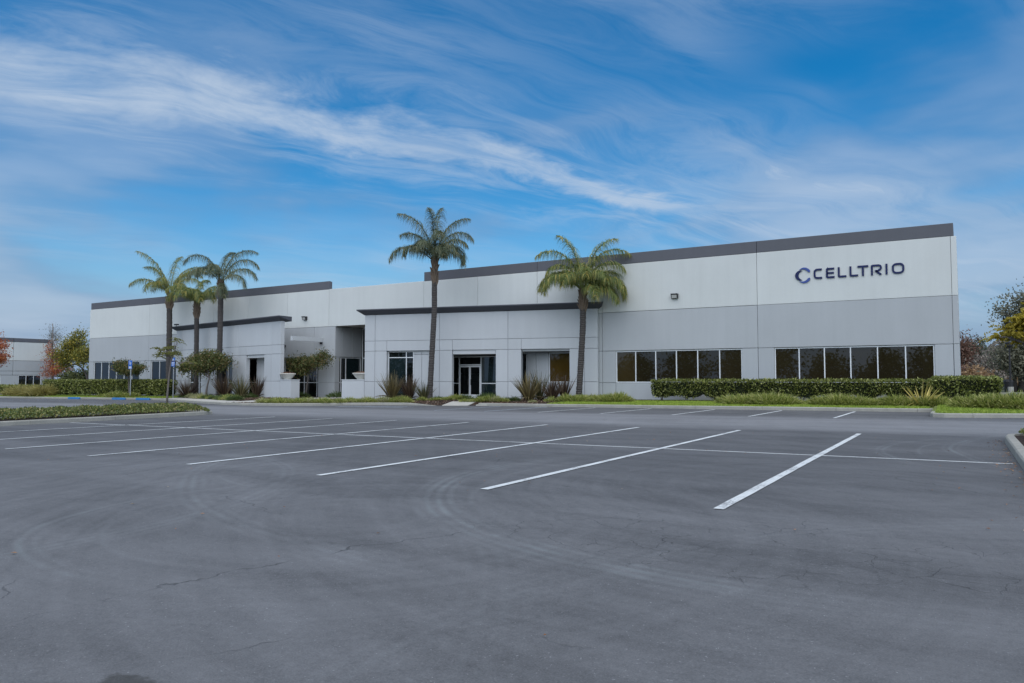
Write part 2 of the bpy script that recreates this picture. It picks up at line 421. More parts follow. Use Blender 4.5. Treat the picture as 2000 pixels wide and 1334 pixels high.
    big2 = h.n.new('ShaderNodeTexVoronoi'); big2.feature = 'DISTANCE_TO_EDGE'; big2.voronoi_dimensions = '2D'
    big2.inputs['Scale'].default_value = 0.34; h.l.new(cv, big2.inputs['Vector'])
    wide = h.m('MULTIPLY', h.ramp(big2.outputs['Distance'], 0.0010, 0.0042, 1.0, 0.0), h.ramp(h.noise(g, 0.6, 3, 0.5), 0.50, 0.60, 0.0, 0.7))
    crack = h.m('MAXIMUM', h.m('MAXIMUM', cr, lc), wide, clamp=True)
    # dark oil spots
    oil = h.ramp(h.noise(g, 1.25, 3, 0.6), 0.69, 0.80, 0.0, 0.22)
    ex = h.m('DIVIDE', h.m('ADD', x, 3.25), 0.20); ey = h.m('DIVIDE', h.m('SUBTRACT', y, 2.03), 0.10)
    stain = h.ramp(h.m('ADD', h.m('ADD', h.m('MULTIPLY', ex, ex), h.m('MULTIPLY', ey, ey)), h.m('MULTIPLY', h.m('SUBTRACT', mid, 0.5), 3.0)), 0.2, 1.1, 0.6, 0.0)
    f = h.m('ADD', f, arcs)
    f = h.m('MULTIPLY', f, h.m('SUBTRACT', 1.0, oil))
    f = h.m('MULTIPLY', f, h.m('SUBTRACT', 1.0, h.m('MULTIPLY', crack, 0.5)))
    spk = h.ramp(h.noise(h.add(g, (31.0, 7.0, 0.0)), 60.0, 1, 0.5), 0.71, 0.78, 0.0, 1.0)
    f = h.m('ADD', f, spk)
    col = h.mix(h.ramp(arcs, 0.0, 0.5), (0.124, 0.1265, 0.129), (0.120, 0.132, 0.133))
    col = h.mul(col, f)
    col = h.mix(stain, col, (0.030, 0.028, 0.022))
    h.l.new(col, p.inputs['Base Color'])
    p.inputs['Roughness'].default_value = 0.82; p.inputs['Specular IOR Level'].default_value = 0.25
    hh = h.m('SUBTRACT', h.m('ADD', agg, h.m('MULTIPLY', agg2, 0.6)), h.m('MULTIPLY', crack, 2.0))
    bump(h, p, hh, 0.008, 0.35)


asphalt()

# ------------------------------------------------------------------ mesh helpers
SL = 0.0065


def gz(x):
    """ground height: the lot falls gently to the left"""
    return SL * max(-160.0, min(40.0, x))


_F = np.array([-math.sin(YAW) * math.cos(PITCH), math.cos(YAW) * math.cos(PITCH), math.sin(PITCH)])
_Rt = np.array([math.cos(YAW), math.sin(YAW), 0.0])
_U = np.cross(_Rt, _F)


def WX(px, Y):
    """world x of the photograph's column px on the upright plane y = Y"""
    d = (px - 1000.0) * _Rt + FPX * _F
    return d[0] * Y / d[1]


class MB:
    def __init__(s):
        s.v = []; s.f = []

    def add(s, vs, fs):
        b = len(s.v); s.v.extend([tuple(map(float, p)) for p in vs])
        s.f.extend([tuple(i + b for i in q) for q in fs]); return s

    def box(s, a, b):
        (x0, y0, z0), (x1, y1, z1) = a, b
        return s.add([(x0, y0, z0), (x1, y0, z0), (x1, y1, z0), (x0, y1, z0), (x0, y0, z1), (x1, y0, z1), (x1, y1, z1), (x0, y1, z1)],
                     [(0, 3, 2, 1), (4, 5, 6, 7), (0, 1, 5, 4), (1, 2, 6, 5), (2, 3, 7, 6), (3, 0, 4, 7)])

    def tube(s, pts, rad, n=8, cap=True):
        pts = [np.array(p, float) for p in pts]
        rings = []
        for i, p in enumerate(pts):
            t = pts[min(i + 1, len(pts) - 1)] - pts[max(i - 1, 0)]
            t = t / (np.linalg.norm(t) + 1e-9)
            a = np.array([1.0, 0, 0]) if abs(t[0]) < 0.8 else np.array([0, 1.0, 0])
            e1 = np.cross(t, a); e1 /= np.linalg.norm(e1); e2 = np.cross(t, e1)
            r = rad[i] if hasattr(rad, '__len__') else rad
            rings.append([p + r * (math.cos(2 * math.pi * k / n) * e1 + math.sin(2 * math.pi * k / n) * e2) for k in range(n)])
        vs = [q for r_ in rings for q in r_]
        fs = []
        for i in range(len(pts) - 1):
            for k in range(n):
                fs.append((i * n + k, i * n + (k + 1) % n, (i + 1) * n + (k + 1) % n, (i + 1) * n + k))
        if cap:
            fs.append(tuple(range(n))[::-1]); fs.append(tuple((len(pts) - 1) * n + k for k in range(n)))
        return s.add(vs, fs)


def wloc(o):
    v = Vector((0, 0, 0))
    while o is not None:
        v += o.location; o = o.parent
    return v


def mesh_from(name, verts, faces):
    me = bpy.data.meshes.new(name)
    me.from_pydata(verts, [], faces)
    return me


def quads_mesh(name, V, F):
    """fast mesh from numpy arrays: V (n,3), F (m,k)"""
    me = bpy.data.meshes.new(name)
    V = np.asarray(V, np.float32); F = np.asarray(F, np.int32)
    k = F.shape[1]
    me.vertices.add(len(V)); me.vertices.foreach_set('co', V.ravel())
    me.loops.add(F.size); me.loops.foreach_set('vertex_index', F.ravel())
    me.polygons.add(len(F)); me.polygons.foreach_set('loop_start', np.arange(0, F.size, k, dtype=np.int32))
    me.update(calc_edges=True)
    return me


def link(name, me, mat, parent=None, loc=(0, 0, 0), smooth=False):
    if mat and not me.materials: me.materials.append(MATS[mat])
    if smooth:
        me.polygons.foreach_set('use_smooth', [True] * len(me.polygons))
    o = bpy.data.objects.new(name, me); COL.objects.link(o)
    o.location = loc
    if parent is not None: o.parent = parent
    return o


def part(name, mb, mat, parent=None, smooth=False):
    """mb in world coordinates -> one mesh object centred on itself, under its parent"""
    V = np.array(mb.v); c = (V.min(0) + V.max(0)) / 2
    me = mesh_from(name, (V - c).tolist(), mb.f)
    pl = wloc(parent) if parent is not None else Vector((0, 0, 0))
    return link(name, me, mat, parent, Vector(c) - pl, smooth)


def partq(name, V, F, mat, parent=None, smooth=False):
    V = np.asarray(V); c = (V.min(0) + V.max(0)) / 2
    me = quads_mesh(name, V - c, F)
    pl = wloc(parent) if parent is not None else Vector((0, 0, 0))
    return link(name, me, mat, parent, Vector(c) - pl, smooth)


def tag(o, label, cat, group=None):
    o['label'] = label; o['category'] = cat
    if group: o['group'] = group
    return o


def structure(o):
    o['kind'] = 'structure'; return o


def stuff(o, label=None, cat=None):
    o['kind'] = 'stuff'
    if label: o['label'] = label
    if cat: o['category'] = cat
    return o


def thing(name, label, cat, loc=(0, 0, 0), group=None, rz=0.0):
    o = bpy.data.objects.new(name, None); COL.objects.link(o)
    o.location = loc; o.rotation_euler = (0, 0, rz); o.empty_display_size = 0.3
    return tag(o, label, cat, group)


def leaves(P, size, aspect=0.45, up=0.0, rng=RNG, normal=None):
    """diamond leaves at points P (n,3); returns V, F"""
    n = len(P)
    d = rng.normal(size=(n, 3)); d[:, 2] += up
    if normal is not None: d += normal * 0.9
    d /= np.linalg.norm(d, axis=1)[:, None] + 1e-9
    a = rng.normal(size=(n, 3)); s = np.cross(d, a); s /= np.linalg.norm(s, axis=1)[:, None] + 1e-9
    L = size * rng.uniform(0.6, 1.35, n)[:, None]
    b = P - d * L * 0.5; t = P + d * L * 0.5
    mid = P + np.cross(d, s) * L * 0.08
    l = mid + s * L * aspect * 0.5; r = mid - s * L * aspect * 0.5
    V = np.stack([b, l, t, r], 1).reshape(-1, 3)
    F = np.arange(4 * n).reshape(-1, 4)
    return V, F


def blades(base, dirs, length, width, rng, segs=3, droop=0.5):
    """curved grass-like blades: base (n,3), dirs (n,3) start direction, droop pulls them down"""
    n = len(base)
    length = np.broadcast_to(length, (n,)); width = np.broadcast_to(width, (n,))
    side = np.cross(dirs, rng.normal(size=(n, 3)) * 0.5 + np.array([0, 0, 1.0]))
    side /= np.linalg.norm(side, axis=1)[:, None] + 1e-9
    p = base.copy(); d = dirs.copy()
    rows = []
    for k in range(segs + 1):
        w = width * (0.75 if k == 0 else 1.0) * (1 - (k / segs) ** 1.6 * 0.93)
        rows.append(np.stack([p - side * w[:, None] / 2, p + side * w[:, None] / 2], 1))
        p = p + d * (length / segs)[:, None]
        d = d + np.array([0, 0, -1.0]) * (droop / segs)
        d /= np.linalg.norm(d, axis=1)[:, None]
    V = np.stack(rows, 1).reshape(-1, 3)      # n, segs+1, 2
    st = 2 * (segs + 1)
    i = np.arange(n)[:, None] * st
    F = np.concatenate([i + np.array([[2 * k, 2 * k + 1, 2 * k + 3, 2 * k + 2]]) for k in range(segs)], 0)
    return V, F


# ------------------------------------------------------------------ ground and lot
# terrain reaches the horizon
vs, fs = [], []
xs = [-1500, -160, 40, 1500]
for x in xs: vs += [(x, -700, gz(x) - 0.08), (x, 2000, gz(x) - 0.08)]
fs = [(0, 2, 3, 1), (2, 4, 5, 3), (4, 6, 7, 5)]
structure(part('terrain', MB().add(vs, fs), 'terrain'))
lot = MB().add([(-140, -30, gz(-140)), (40, -30, gz(40)), (40, 77, gz(40)), (-140, 77, gz(-140))], [(0, 1, 2, 3)])
structure(link('parking_lot', mesh_from('parking_lot', lot.v, lot.f), 'asphalt'))


def strip(x0, y0, x1, y1, w, dz=0.004, mat='paint_white', ragged=0.0):
    """painted line as its own thin sheet"""
    d = np.array([x1 - x0, y1 - y0]); L = np.linalg.norm(d); d /= L; nrm = np.array([-d[1], d[0]]) * w / 2
    n = max(2, int(L / 0.6)); mb = MB(); rr = random.Random(int(abs(x0 * 31 + y0 * 7) * 10))
    for i in range(n + 1):
        c = np.array([x0, y0]) + d * L * i / n
        a = c + nrm * (1 + rr.uniform(-ragged, ragged)); b = c - nrm * (1 + rr.uniform(-ragged, ragged))
        mb.v += [(a[0], a[1], gz(a[0]) + dz), (b[0], b[1], gz(b[0]) + dz)]
    for i in range(n): mb.f.append((2 * i, 2 * i + 1, 2 * i + 3, 2 * i + 2))
    return mb


marks = thing('road_marking', 'white painted parking stall lines on the asphalt', 'marking')
del marks['label']; del marks['category']; marks['kind'] = 'structure'
for x in (-2.21, -5.14, -8.01, -11.01, -13.95, -17.03, -20.1, -23.2):
    part('stall_line', strip(x, 7.82 if x > -25 else 8, x, 20.3, 0.115, 0.009, ragged=0.06), 'paint_white', marks)
part('stall_line', strip(-26.6, 14.24, 0.66, 14.22, 0.085, 0.0045, ragged=0.08), 'paint_white', marks)
for x in (-3.87, -6.81, -9.77, -12.82, -15.78, -18.55, -21.4):
    part('stall_line', strip(x, 28.25, x, 34.2, 0.10, ragged=0.06), 'paint_white' if x > -17 else 'paint_worn', marks)
for (a, b, c_, d_) in ((-30.2, 31.0, -25.2, 31.5), (-29.8, 30.3, -25.4, 30.8), (-28.8, 31.6, -26.0, 31.9)):
    part('access_aisle_line', strip(a, b, c_, d_, 0.12, ragged=0.15), 'paint_worn', marks)
for x in (-57.0, -59.8, -62.6, -65.4, -68.2):
    part('stall_line', strip(x, 31.0, x - 0.4, 36.2, 0.11), 'paint_worn', marks)
for x in (-42.0, -46.0, -50.0):
    part('stall_line', strip(x, 12.5, x, 18.0, 0.11), 'paint_worn', marks)

# ---- kerbs
KERB = [(3.2, 31.5), (1.9, 31.0), (0.4, 30.45), (-0.55, 30.2), (-0.92, 30.35), (-1.02, 30.9), (-1.05, 34.7), (-23.2, 34.7)]
KERB_L = [(-25.5, 33.75), (-27.6, 33.75), (-29.5, 33.3), (-30.8, 32.3), (-32.2, 30.95), (-34.3, 30.05), (-37, 29.85), (-39.5, 30.35), (-45, 32.4), (-52, 35.3), (-55.5, 36.5), (-58, 36.9), (-92, 36.9)]


def kerb(poly, parent, seg=3.05, width=0.17, height=0.15, side=1, drop_end=None):
    """kerb stones along a polyline, each its own block with a rounded nose and a joint gap;
    side=+1: planting lies left of the direction of travel"""
    P = [np.array(p, float) for p in poly]
    cum = [0.0]
    for a, b in zip(P[:-1], P[1:]): cum.append(cum[-1] + np.linalg.norm(b - a))

    def at(s):
        s = max(0, min(cum[-1] - 1e-6, s))
        for i in range(len(P) - 1):
            if s <= cum[i + 1]:
                t = (s - cum[i]) / (cum[i + 1] - cum[i]); return P[i] + (P[i + 1] - P[i]) * t
        return P[-1]

    def nrm(s):
        a, b = at(s - 0.12), at(s + 0.12); d = (b - a) / (np.linalg.norm(b - a) + 1e-9)
        return np.array([-d[1], d[0]]) * side
    n = max(1, round(cum[-1] / seg)); L = cum[-1] / n
    for i in range(n):
        s0, s1 = i * L + 0.006, (i + 1) * L - 0.006
        stops = sorted({s0, s1} | {c for c in cum if s0 + 0.05 < c < s1 - 0.05} | {s0 + (s1 - s0) * k / 4 for k in range(1, 4)})
        mb = MB(); jit = random.uniform(-0.006, 0.006)
        prof = [(0.0, -0.1), (0.012, height - 0.03), (0.035, height - 0.004), (0.06, height), (width, height), (width, -0.1)]
        for s in stops:
            c = at(s); nn = nrm(s)
            hz = 1.0
            if drop_end and s > cum[-1] - drop_end: hz = max(0.08, (cum[-1] - s) / drop_end)
            for (o, z) in prof:
                q = c + nn * o
                mb.v.append((q[0], q[1], gz(q[0]) + (z + jit if z < 0 else (z + jit) * hz)))
        k = len(prof)
        for j in range(len(stops) - 1):
            for e in range(k - 1):
                a = j * k + e
                mb.f.append((a, a + 1, a + k + 1, a + k) if side < 0 else (a, a + k, a + k + 1, a + 1))
        mb.f.append(tuple(range(k))); mb.f.append(tuple((len(stops) - 1) * k + e for e in range(k))[::-1])
        part('kerb_stone', mb, 'kerb_concrete', parent)


def kerb_root():
    o = bpy.data.objects.new('kerb', None); COL.objects.link(o); o['kind'] = 'structure'; return o


k1 = kerb_root()
kerb(KERB, k1, side=-1)
kerb([(3.2, 60), (3.2, 31.7)], k1, side=-1)
kerb(list(reversed(KERB_L)), kerb_root(), side=1, drop_end=2.0)
# concrete apron at the walk
ISL_L = [(-29.6, 3.0), (-27.05, 3.0), (-26.75, 6.0), (-26.55, 12.0), (-26.9, 15.5), (-27.35, 18.8), (-27.52, 20.3), (-27.8, 20.9), (-28.6, 21.3), (-29.6, 21.15), (-30.05, 20.3), (-29.9, 18.8), (-29.6, 15.5), (-29.4, 12), (-29.6, 3.0)]
kerb(ISL_L, kerb_root(), side=1)
ISL_R = [(0.74, -6.0), (0.74, 18.9), (0.80, 19.5), (1.15, 19.95), (1.9, 20.15), (3.6, 20.15), (4.2, 19.8), (4.4, 19.2), (4.4, -6.0)]
kerb(ISL_R, kerb_root(), side=-1)
kerb([(30, 77.2), (-12, 77.2)], kerb_root(), side=-1)


# ---- raised planting ground
def ky(x):
    if x > -1.03:
        pts = [(-1.03, 31.0), (-0.9, 30.4), (-0.5, 30.2), (0.4, 30.45), (1.9, 31.0), (3.2, 31.5)]
    else:
        pts = [(-92, 36.9), (-58, 36.9), (-55.5, 36.5), (-52, 35.3), (-45, 32.4), (-39.5, 30.35), (-37, 29.85), (-34.3, 30.05), (-32.2, 30.95), (-30.8, 32.3), (-29.5, 33.3), (-27.6, 33.75), (-25.5, 33.75), (-23.2, 34.7), (-1.03, 34.7)]
    return float(np.interp(x, [p[0] for p in pts], [p[1] for p in pts]))


def gl(x, y):
    """height of the planting ground: kerb top at the front, a little higher at the walls"""
    k = ky(x)
    h0 = float(np.interp(x, [-27.6, -25.5, -23.25, -23.15], [0.12, 0.0, 0.0, 0.12])); w = 6.0 if h0 > 0.11 else 2.6
    return gz(x) + h0 + (0.22 - h0) * max(0.0, min(1.0, (y - k) / w))


def bed(name, x0, x1, yb, mat, off=0.10, nx=40, ny=8, lift=0.0, yf=None):
    mb = MB()
    for i in range(nx + 1):
        x = x0 + (x1 - x0) * i / nx
        a = (ky(x) + off) if yf is None else yf(x)
        b = yb if not callable(yb) else yb(x)
        for j in range(ny + 1):
            y = a + (b - a) * j / ny
            z = gl(x, y) + lift + (random.uniform(-0.012, 0.012) if 0 < j < ny else 0)
            mb.v.append((x, y, z))
    for i in range(nx):
        for j in range(ny):
            a = i * (ny + 1) + j
            mb.f.append((a, a + ny + 1, a + ny + 2, a + 1))
    o = part(name, mb, mat, smooth=True)
    return structure(o)


bed('lawn', -19.2, -1.03, 45, 'soil_grass', nx=60)
bed('lawn', -1.0, 3.15, 60, 'soil_grass', nx=12, ny=16)
bed('planting_bed', -56, -19.2, 46, 'mulch', nx=110, ny=20)
bed('lawn', -92, -56, 46, 'soil_grass', nx=50)
bed('planting_bed', -17.2, -1.3, 41.9, 'mulch', nx=40, ny=3, lift=0.012, yf=lambda x: 38.9)
# island soil
for poly, x0, x1, y0, y1 in ((None, -29.5, -26.8, 3.1, 20.6), (None, 0.88, 4.3, -5.8, 20.0)):
    mb = MB()
    for y in np.linspace(y0, y1, 14):
        for x in np.linspace(x0 - (0.35 if y > 17 and x0 < -20 else 0), x1 - (max(0.0, (y - 9.0) * 0.088) if x0 < -20 else 0.0), 5):
            mb.v.append((x, y, gz(x) + 0.115))
    for i in range(13):
        for j in range(4): mb.f.append((i * 5 + j, i * 5 + j + 1, (i + 1) * 5 + j + 1, (i + 1) * 5 + j))
    structure(part('planting_bed', mb, 'mulch'))

# ---- walks
walk = bpy.data.objects.new('walkway', None); COL.objects.link(walk); walk['kind'] = 'structure'


def slab(pts, parent, t=0.05):
    """one concrete slab following the planting ground, pts anticlockwise"""
    mb = MB(); n = len(pts)
    top = [(x, y, z) for x, y, z in pts]
    mb.add(top + [(x, y, z - t - 0.1) for x, y, z in pts], [tuple(range(n))] + [tuple(reversed(range(n, 2 * n)))] + [(i, i + n, (i + 1) % n + n, (i + 1) % n) for i in range(n)])
    part('paving_slab', mb, 'concrete', parent)


def zl(x, y, k=0.015):
    return (x, y, gl(x, y) + k)


# from the lot up to the glass doors
A0, A1 = np.array([-24.35, 34.05]), np.array([-26.75, 40.6]); hw = 0.75
nsl = 4
dv = (A1 - A0) / np.linalg.norm(A1 - A0); pv = np.array([dv[1], -dv[0]]) * hw
for i in range(nsl):
    a = A0 + (A1 - A0) * (i / nsl + 0.002); b = A0 + (A1 - A0) * ((i + 1) / nsl - 0.002)
    q = [a - pv, a + pv, b + pv, b - pv]
    pts = []
    for j, (x, y) in enumerate(q):
        z = gl(x, y) + 0.018
        if i == 0 and j < 2: z = gz(x) + 0.03
        pts.append((x, y, z))
    slab(pts, walk)
# flared concrete sides of the ramp
slab([(-23.25, 34.52, gz(-23.2) + 0.02), (-22.6, 34.72, gl(-22.6, 34.8) + 0.03), (-22.9, 35.5, gl(-22.9, 35.5) + 0.03), (-23.75, 35.3, gl(-23.8, 35.3) - 0.02)], walk)
# along the kerb on the left, then in to the entrance court
xs = list(np.linspace(-55.0, -40.4, 10))
for a, b in zip(xs[:-1], xs[1:]):
    a2, b2 = a + 0.01, b - 0.01
    slab([zl(a2, ky(a2) + 0.19), zl(b2, ky(b2) + 0.19), zl(b2 , ky(b2) + 1.75), zl(a2, ky(a2) + 1.75)], walk)
ys = list(np.linspace(30.75, 42.2, 8))
for a, b in zip(ys[:-1], ys[1:]):
    slab([zl(-40.36 - (b - 31) * 0.02, a + 0.01), zl(-37.9 + 0.06 * (a - 31), a + 0.01), zl(-37.9 + 0.06 * (b - 31), b - 0.01), zl(-40.36 - (b - 31) * 0.02, b - 0.01)], walk)

# ------------------------------------------------------------------ the office building
YF = 42.0
office = thing('office_building', 'long pale grey concrete office building with dark parapet band and two angled porticos', 'building', (-37.5, YF, 0))


class Frame:
    def __init__(s, o, ang):
        s.o = np.array(o, float); a = R(ang)
        s.d = np.array([math.cos(a), math.sin(a), 0.0]); s.n = np.array([math.sin(a), -math.cos(a), 0.0])

    def p(s, u, d, z):
        return s.o + s.d * u + s.n * d + np.array([0, 0, z])


MAIN = Frame((0, YF, 0), 0)
RP = Frame((-19.05, 41.65, 0), 13.0)          # u from 0 (right end) to -16.1 (left end)
LP = Frame((-60.64, 41.65, 0), -10.6)         # u from 0 (left end) to 17.5 (right end)


def fbox(fr, u0, u1, d0, d1, z0, z1):
    P = [fr.p(u, d, z) for z in (z0, z1) for (u, d) in ((u0, d1), (u1, d1), (u1, d0), (u0, d0))]
    return MB().add(P, [(0, 3, 2, 1), (4, 5, 6, 7), (0, 1, 5, 4), (1, 2, 6, 5), (2, 3, 7, 6), (3, 0, 4, 7)])


def panel(fr, u0, u1, z0, z1, mat, d0=-0.2, d1=0.0, g=0.011, ch=0.012, name='wall_panel', parent=None, trim=True):
    """concrete wall panel with chamfered front edges, g = half the joint"""
    if trim: u0, u1, z0, z1 = u0 + g, u1 - g, z0 + g, z1 - g
    P = []
    for (d, i) in ((d0, 0), (d1 - ch, 0), (d1, ch)):
        P += [fr.p(u0 + i, d, z0 + i), fr.p(u1 - i, d, z0 + i), fr.p(u1 - i, d, z1 - i), fr.p(u0 + i, d, z1 - i)]
    fs = [(8, 9, 10, 11), (3, 2, 1, 0)]
    for b in (0, 4):
        for k in range(4): fs.append((b + k, b + (k + 1) % 4, b + 4 + (k + 1) % 4, b + 4 + k))
    return part(name, MB().add(P, fs), mat, parent or office)


def backing(fr, u0, u1, d0, d1, z0, z1, mat='joint_dark'):
    return part('inner_wall', fbox(fr, u0, u1, d0, d1, z0, z1), mat, office)


def window(fr, u0, u1, z0, z1, cols, rows=(), d=-0.10, fw=0.055, pane='amber_glass', panes=None, name='window', parent=None):
    """aluminium frame with separate mullions and panes; cols/rows are inner divider positions"""
    us = [u0] + list(cols) + [u1]; zs = [z0] + list(rows) + [z1]
    mb = MB()
    for b in (fbox(fr, u0, u1, d - 0.06, d + 0.03, z1 - fw, z1), fbox(fr, u0, u1, d - 0.06, d + 0.03, z0, z0 + fw),
              fbox(fr, u0, u0 + fw, d - 0.06, d + 0.03, z0 + fw, z1 - fw), fbox(fr, u1 - fw, u1, d - 0.06, d + 0.03, z0 + fw, z1 - fw)):
        mb.add(b.v, b.f)
    w = part(name, mb, 'frame_metal', parent or office)
    for c in cols:
        part('mullion', fbox(fr, c - fw / 2, c + fw / 2, d - 0.055, d + 0.032, z0 + fw + 0.001, z1 - fw - 0.001), 'frame_metal', w)
    for i in range(len(us) - 1):
        for r in rows:
            part('transom', fbox(fr, us[i] + fw / 2 + 0.001, us[i + 1] - fw / 2 - 0.001, d - 0.05, d + 0.028, r - fw / 2, r + fw / 2), 'frame_metal', w)
        for j in range(len(zs) - 1):
            m = pane if panes is None else panes.get((i, j), pane)
            part('pane', fbox(fr, us[i] + 0.012, us[i + 1] - 0.012, d - 0.03, d - 0.018, zs[j] + 0.012, zs[j + 1] - 0.012), m, w)
    return w


def even(a, b, n): return [a + (b - a) * k / n for k in range(1, n)]


# --- main wall
Z0, ZS, ZH, ZM, ZB, ZT = -0.7, 1.11, 3.05, 5.42, 8.34, 9.0
JU = [-75.3, -65.35, -56.0, -51.4, -46.75, -42.1, -32.79, -28.15, -23.5, -18.9, -9.56, -0.30, -0.05]
for a, b in zip(JU[:-1], JU[1:]):
    mid = (a == -42.1)
    panel(MAIN, a, b, ZM, ZB if not mid else 8.36, 'wall_white', g=0.007 if -0.30 in (a, b) else 0.011)
# parapet band, proud of the wall
for a, b in ((-75.2, -65.35), (-65.35, -56.0), (-56.0, -42.12), (-32.79, -23.5), (-23.5, -9.56), (-9.56, -0.16)):
    panel(MAIN, a, b, ZB, ZT, 'band_grey', d0=-0.22, d1=-0.02, g=0.010, name='parapet_panel')
backing(MAIN, -75.28, -0.07, -0.34, -0.215, ZM + 0.02, 8.32)
# side returns of the parapet and rear parapet faces are roofing-grey
for u0, u1 in ((-75.2, -42.12), (-32.79, -0.16)):
    part('parapet_return', fbox(MAIN, u0 + 0.02, u1 - 0.02, -0.36, -0.225, 8.33, ZT - 0.03), 'band_grey', office)
# middle row (grey)
MR = [(-75.3, -65.35), (-65.35, -56.0), (-56.0, -51.4), (-51.4, -47.9), (-47.9, -43.66), (-43.66, -41.4), (-34.6, -28.15), (-28.15, -23.5), (-23.5, -18.9), (-18.9, -9.56), (-9.56, -0.30), (-0.30, -0.05)]
for a, b in MR:
    panel(MAIN, a, b, ZH, ZM, 'wall_grey', g=0.007 if -0.30 in (a, b) else 0.011)
backing(MAIN, -75.28, -41.45, -0.34, -0.215, ZH + 0.0, ZM + 0.0)
backing(MAIN, -34.55, -0.07, -0.34, -0.215, ZH + 0.0, ZM + 0.0)


def lower_run(spans, zs=(Z0, ZS, ZH)):
    for a, b in spans:
        panel(MAIN, a, b, zs[0], zs[1], 'wall_lower'); panel(MAIN, a, b, zs[1], zs[2], 'wall_lower')
        backing(MAIN, a + 0.03, b - 0.03, -0.33, -0.215, zs[0], zs[2] - 0.01)


W1, W2 = (-18.02, -10.44), (-8.70, -1.11)
LW1, LW2 = (-74.45, -66.75), (-64.95, -57.4)
WC = (WX(1071, YF), WX(1120, YF))      # amber window seen through the open bay of the right portico
lower_run([(-0.30, -0.05), (W2[1], -0.30), (-9.56, W2[0]), (W1[1], -9.56), (-18.9, W1[0]), (WC[1], -18.9),
           (WX(1047, YF), WC[0]), (WX(1029, YF), WX(1047, YF)), (-75.3, LW1[0]), (LW1[1], -65.35), (-65.35, LW2[0]), (LW2[1], -56.6)])
for (a, b) in (W1, W2, LW1, LW2, WC):
    panel(MAIN, a, b, Z0, ZS, 'wall_lower')
    backing(MAIN, a, b, -0.33, -0.215, Z0, ZS - 0.02)
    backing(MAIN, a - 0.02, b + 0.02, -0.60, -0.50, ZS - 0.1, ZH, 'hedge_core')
glass_plan = {0: 'amber_glass'}
window(MAIN, W1[0], W1[1], 1.125, 3.035, even(*W1, 6), panes={(0, 0): 'amber_mid_glass'})
window(MAIN, W2[0], W2[1], 1.125, 3.035, even(*W2, 6))
window(MAIN, LW1[0], LW1[1], 1.125, 3.035, even(*LW1, 6), pane='dark_glass')
window(MAIN, LW2[0], LW2[1], 1.125, 3.035, even(*LW2, 6), pane='dark_glass')
window(MAIN, WC[0], WC[1], 1.125, 3.035, [], pane='amber_bright_glass')
# narrow strip of dark glass beside the open bay, and the door storefront in the wall behind the middle bay
window(MAIN, WX(1008, YF), WX(1028, YF), 0.1, 3.035, [], pane='dark_glass')
panel(MAIN, WX(985, YF), WX(1008, YF), Z0, ZH, 'wall_lower')

# --- storefront with the double door
DF = Frame((0, YF - 0.7, 0), 0)
xa, xb = WX(880, YF - 0.7), WX(985, YF - 0.7)
d0, d1 = WX(896.5, YF - 0.7), WX(937.5, YF - 0.7)
zg = gl(-27, 41) + 0.03
sf = window(DF, xa, xb, zg, 2.86, [d0 - 0.03, d1 + 0.03], [], pane='dark_glass', fw=0.06, name='storefront',
            panes={(2, 0): 'teal_glass'})
part('transom', fbox(DF, d0 + 0.002, d1 - 0.002, -0.15, -0.07, zg + 2.19, zg + 2.26), 'frame_metal', sf)
for (a, b) in ((xa + 0.04, d0 - 0.062), (d1 + 0.062, xb - 0.04)):
    part('transom', fbox(DF, a, b, -0.15, -0.075, 1.02, 1.08), 'frame_metal', sf)
dm = (d0 + d1) / 2


def glass_door(a, b, hinge, label):
    mb = MB(); st = 0.075
    for bx in (fbox(DF, a, a + st, -0.105, -0.06, zg + 0.01, zg + 2.17), fbox(DF, b - st, b, -0.105, -0.06, zg + 0.01, zg + 2.17),
               fbox(DF, a + st, b - st, -0.105, -0.06, zg + 2.06, zg + 2.17), fbox(DF, a + st, b - st, -0.105, -0.06, zg + 0.01, zg + 0.23)):
        mb.add(bx.v, bx.f)
    d = part('door', mb, 'frame_metal', office)
    d['label'] = label
    part('pane', fbox(DF, a + st - 0.01, b - st + 0.01, -0.090, -0.078, zg + 0.22, zg + 2.07), 'dark_glass', d)
    hx = b - 0.11 if hinge < 0 else a + 0.11
    h_ = MB().tube([DF.p(hx, -0.058, zg + 0.86), DF.p(hx, 0.0, zg + 0.88), DF.p(hx, 0.0, zg + 1.24), DF.p(hx, -0.058, zg + 1.26)], 0.016, 6)
    part('handle', h_, 'dark_metal', d)
    return d


doors = [glass_door(d0 + 0.006, dm - 0.004, -1, 'left leaf of the double glass entrance door'),
         glass_door(dm + 0.004, d1 - 0.006, 1, 'right leaf of the double glass entrance door')]
part('card_reader', fbox(DF, xa + 0.55, xa + 0.66, -0.05, 0.0, 1.15, 1.38), 'dark_metal', office)
# ceiling of the doorway recess
part('soffit', MB().add([RP.p(-12.0, -0.33, 2.97), RP.p(-5.2, -0.33, 2.97), (WX(990, 42), 42.2, 2.97), (-34.0, 42.2, 2.97)], [(0, 3, 2, 1)]), 'soffit', office)
part('inner_wall', MB().box((-34.0, 42.25, Z0), (WX(985, YF), 42.4, 3.2)), 'wall_lower', office)

# --- right portico: screen wall 0.32 m thick with three bays
TH = 0.32
HB, HM, HT = 1.17, 3.22, 3.905        # sill joint, head joint, upper joint
CB = 5.69                              # underside of the cornice


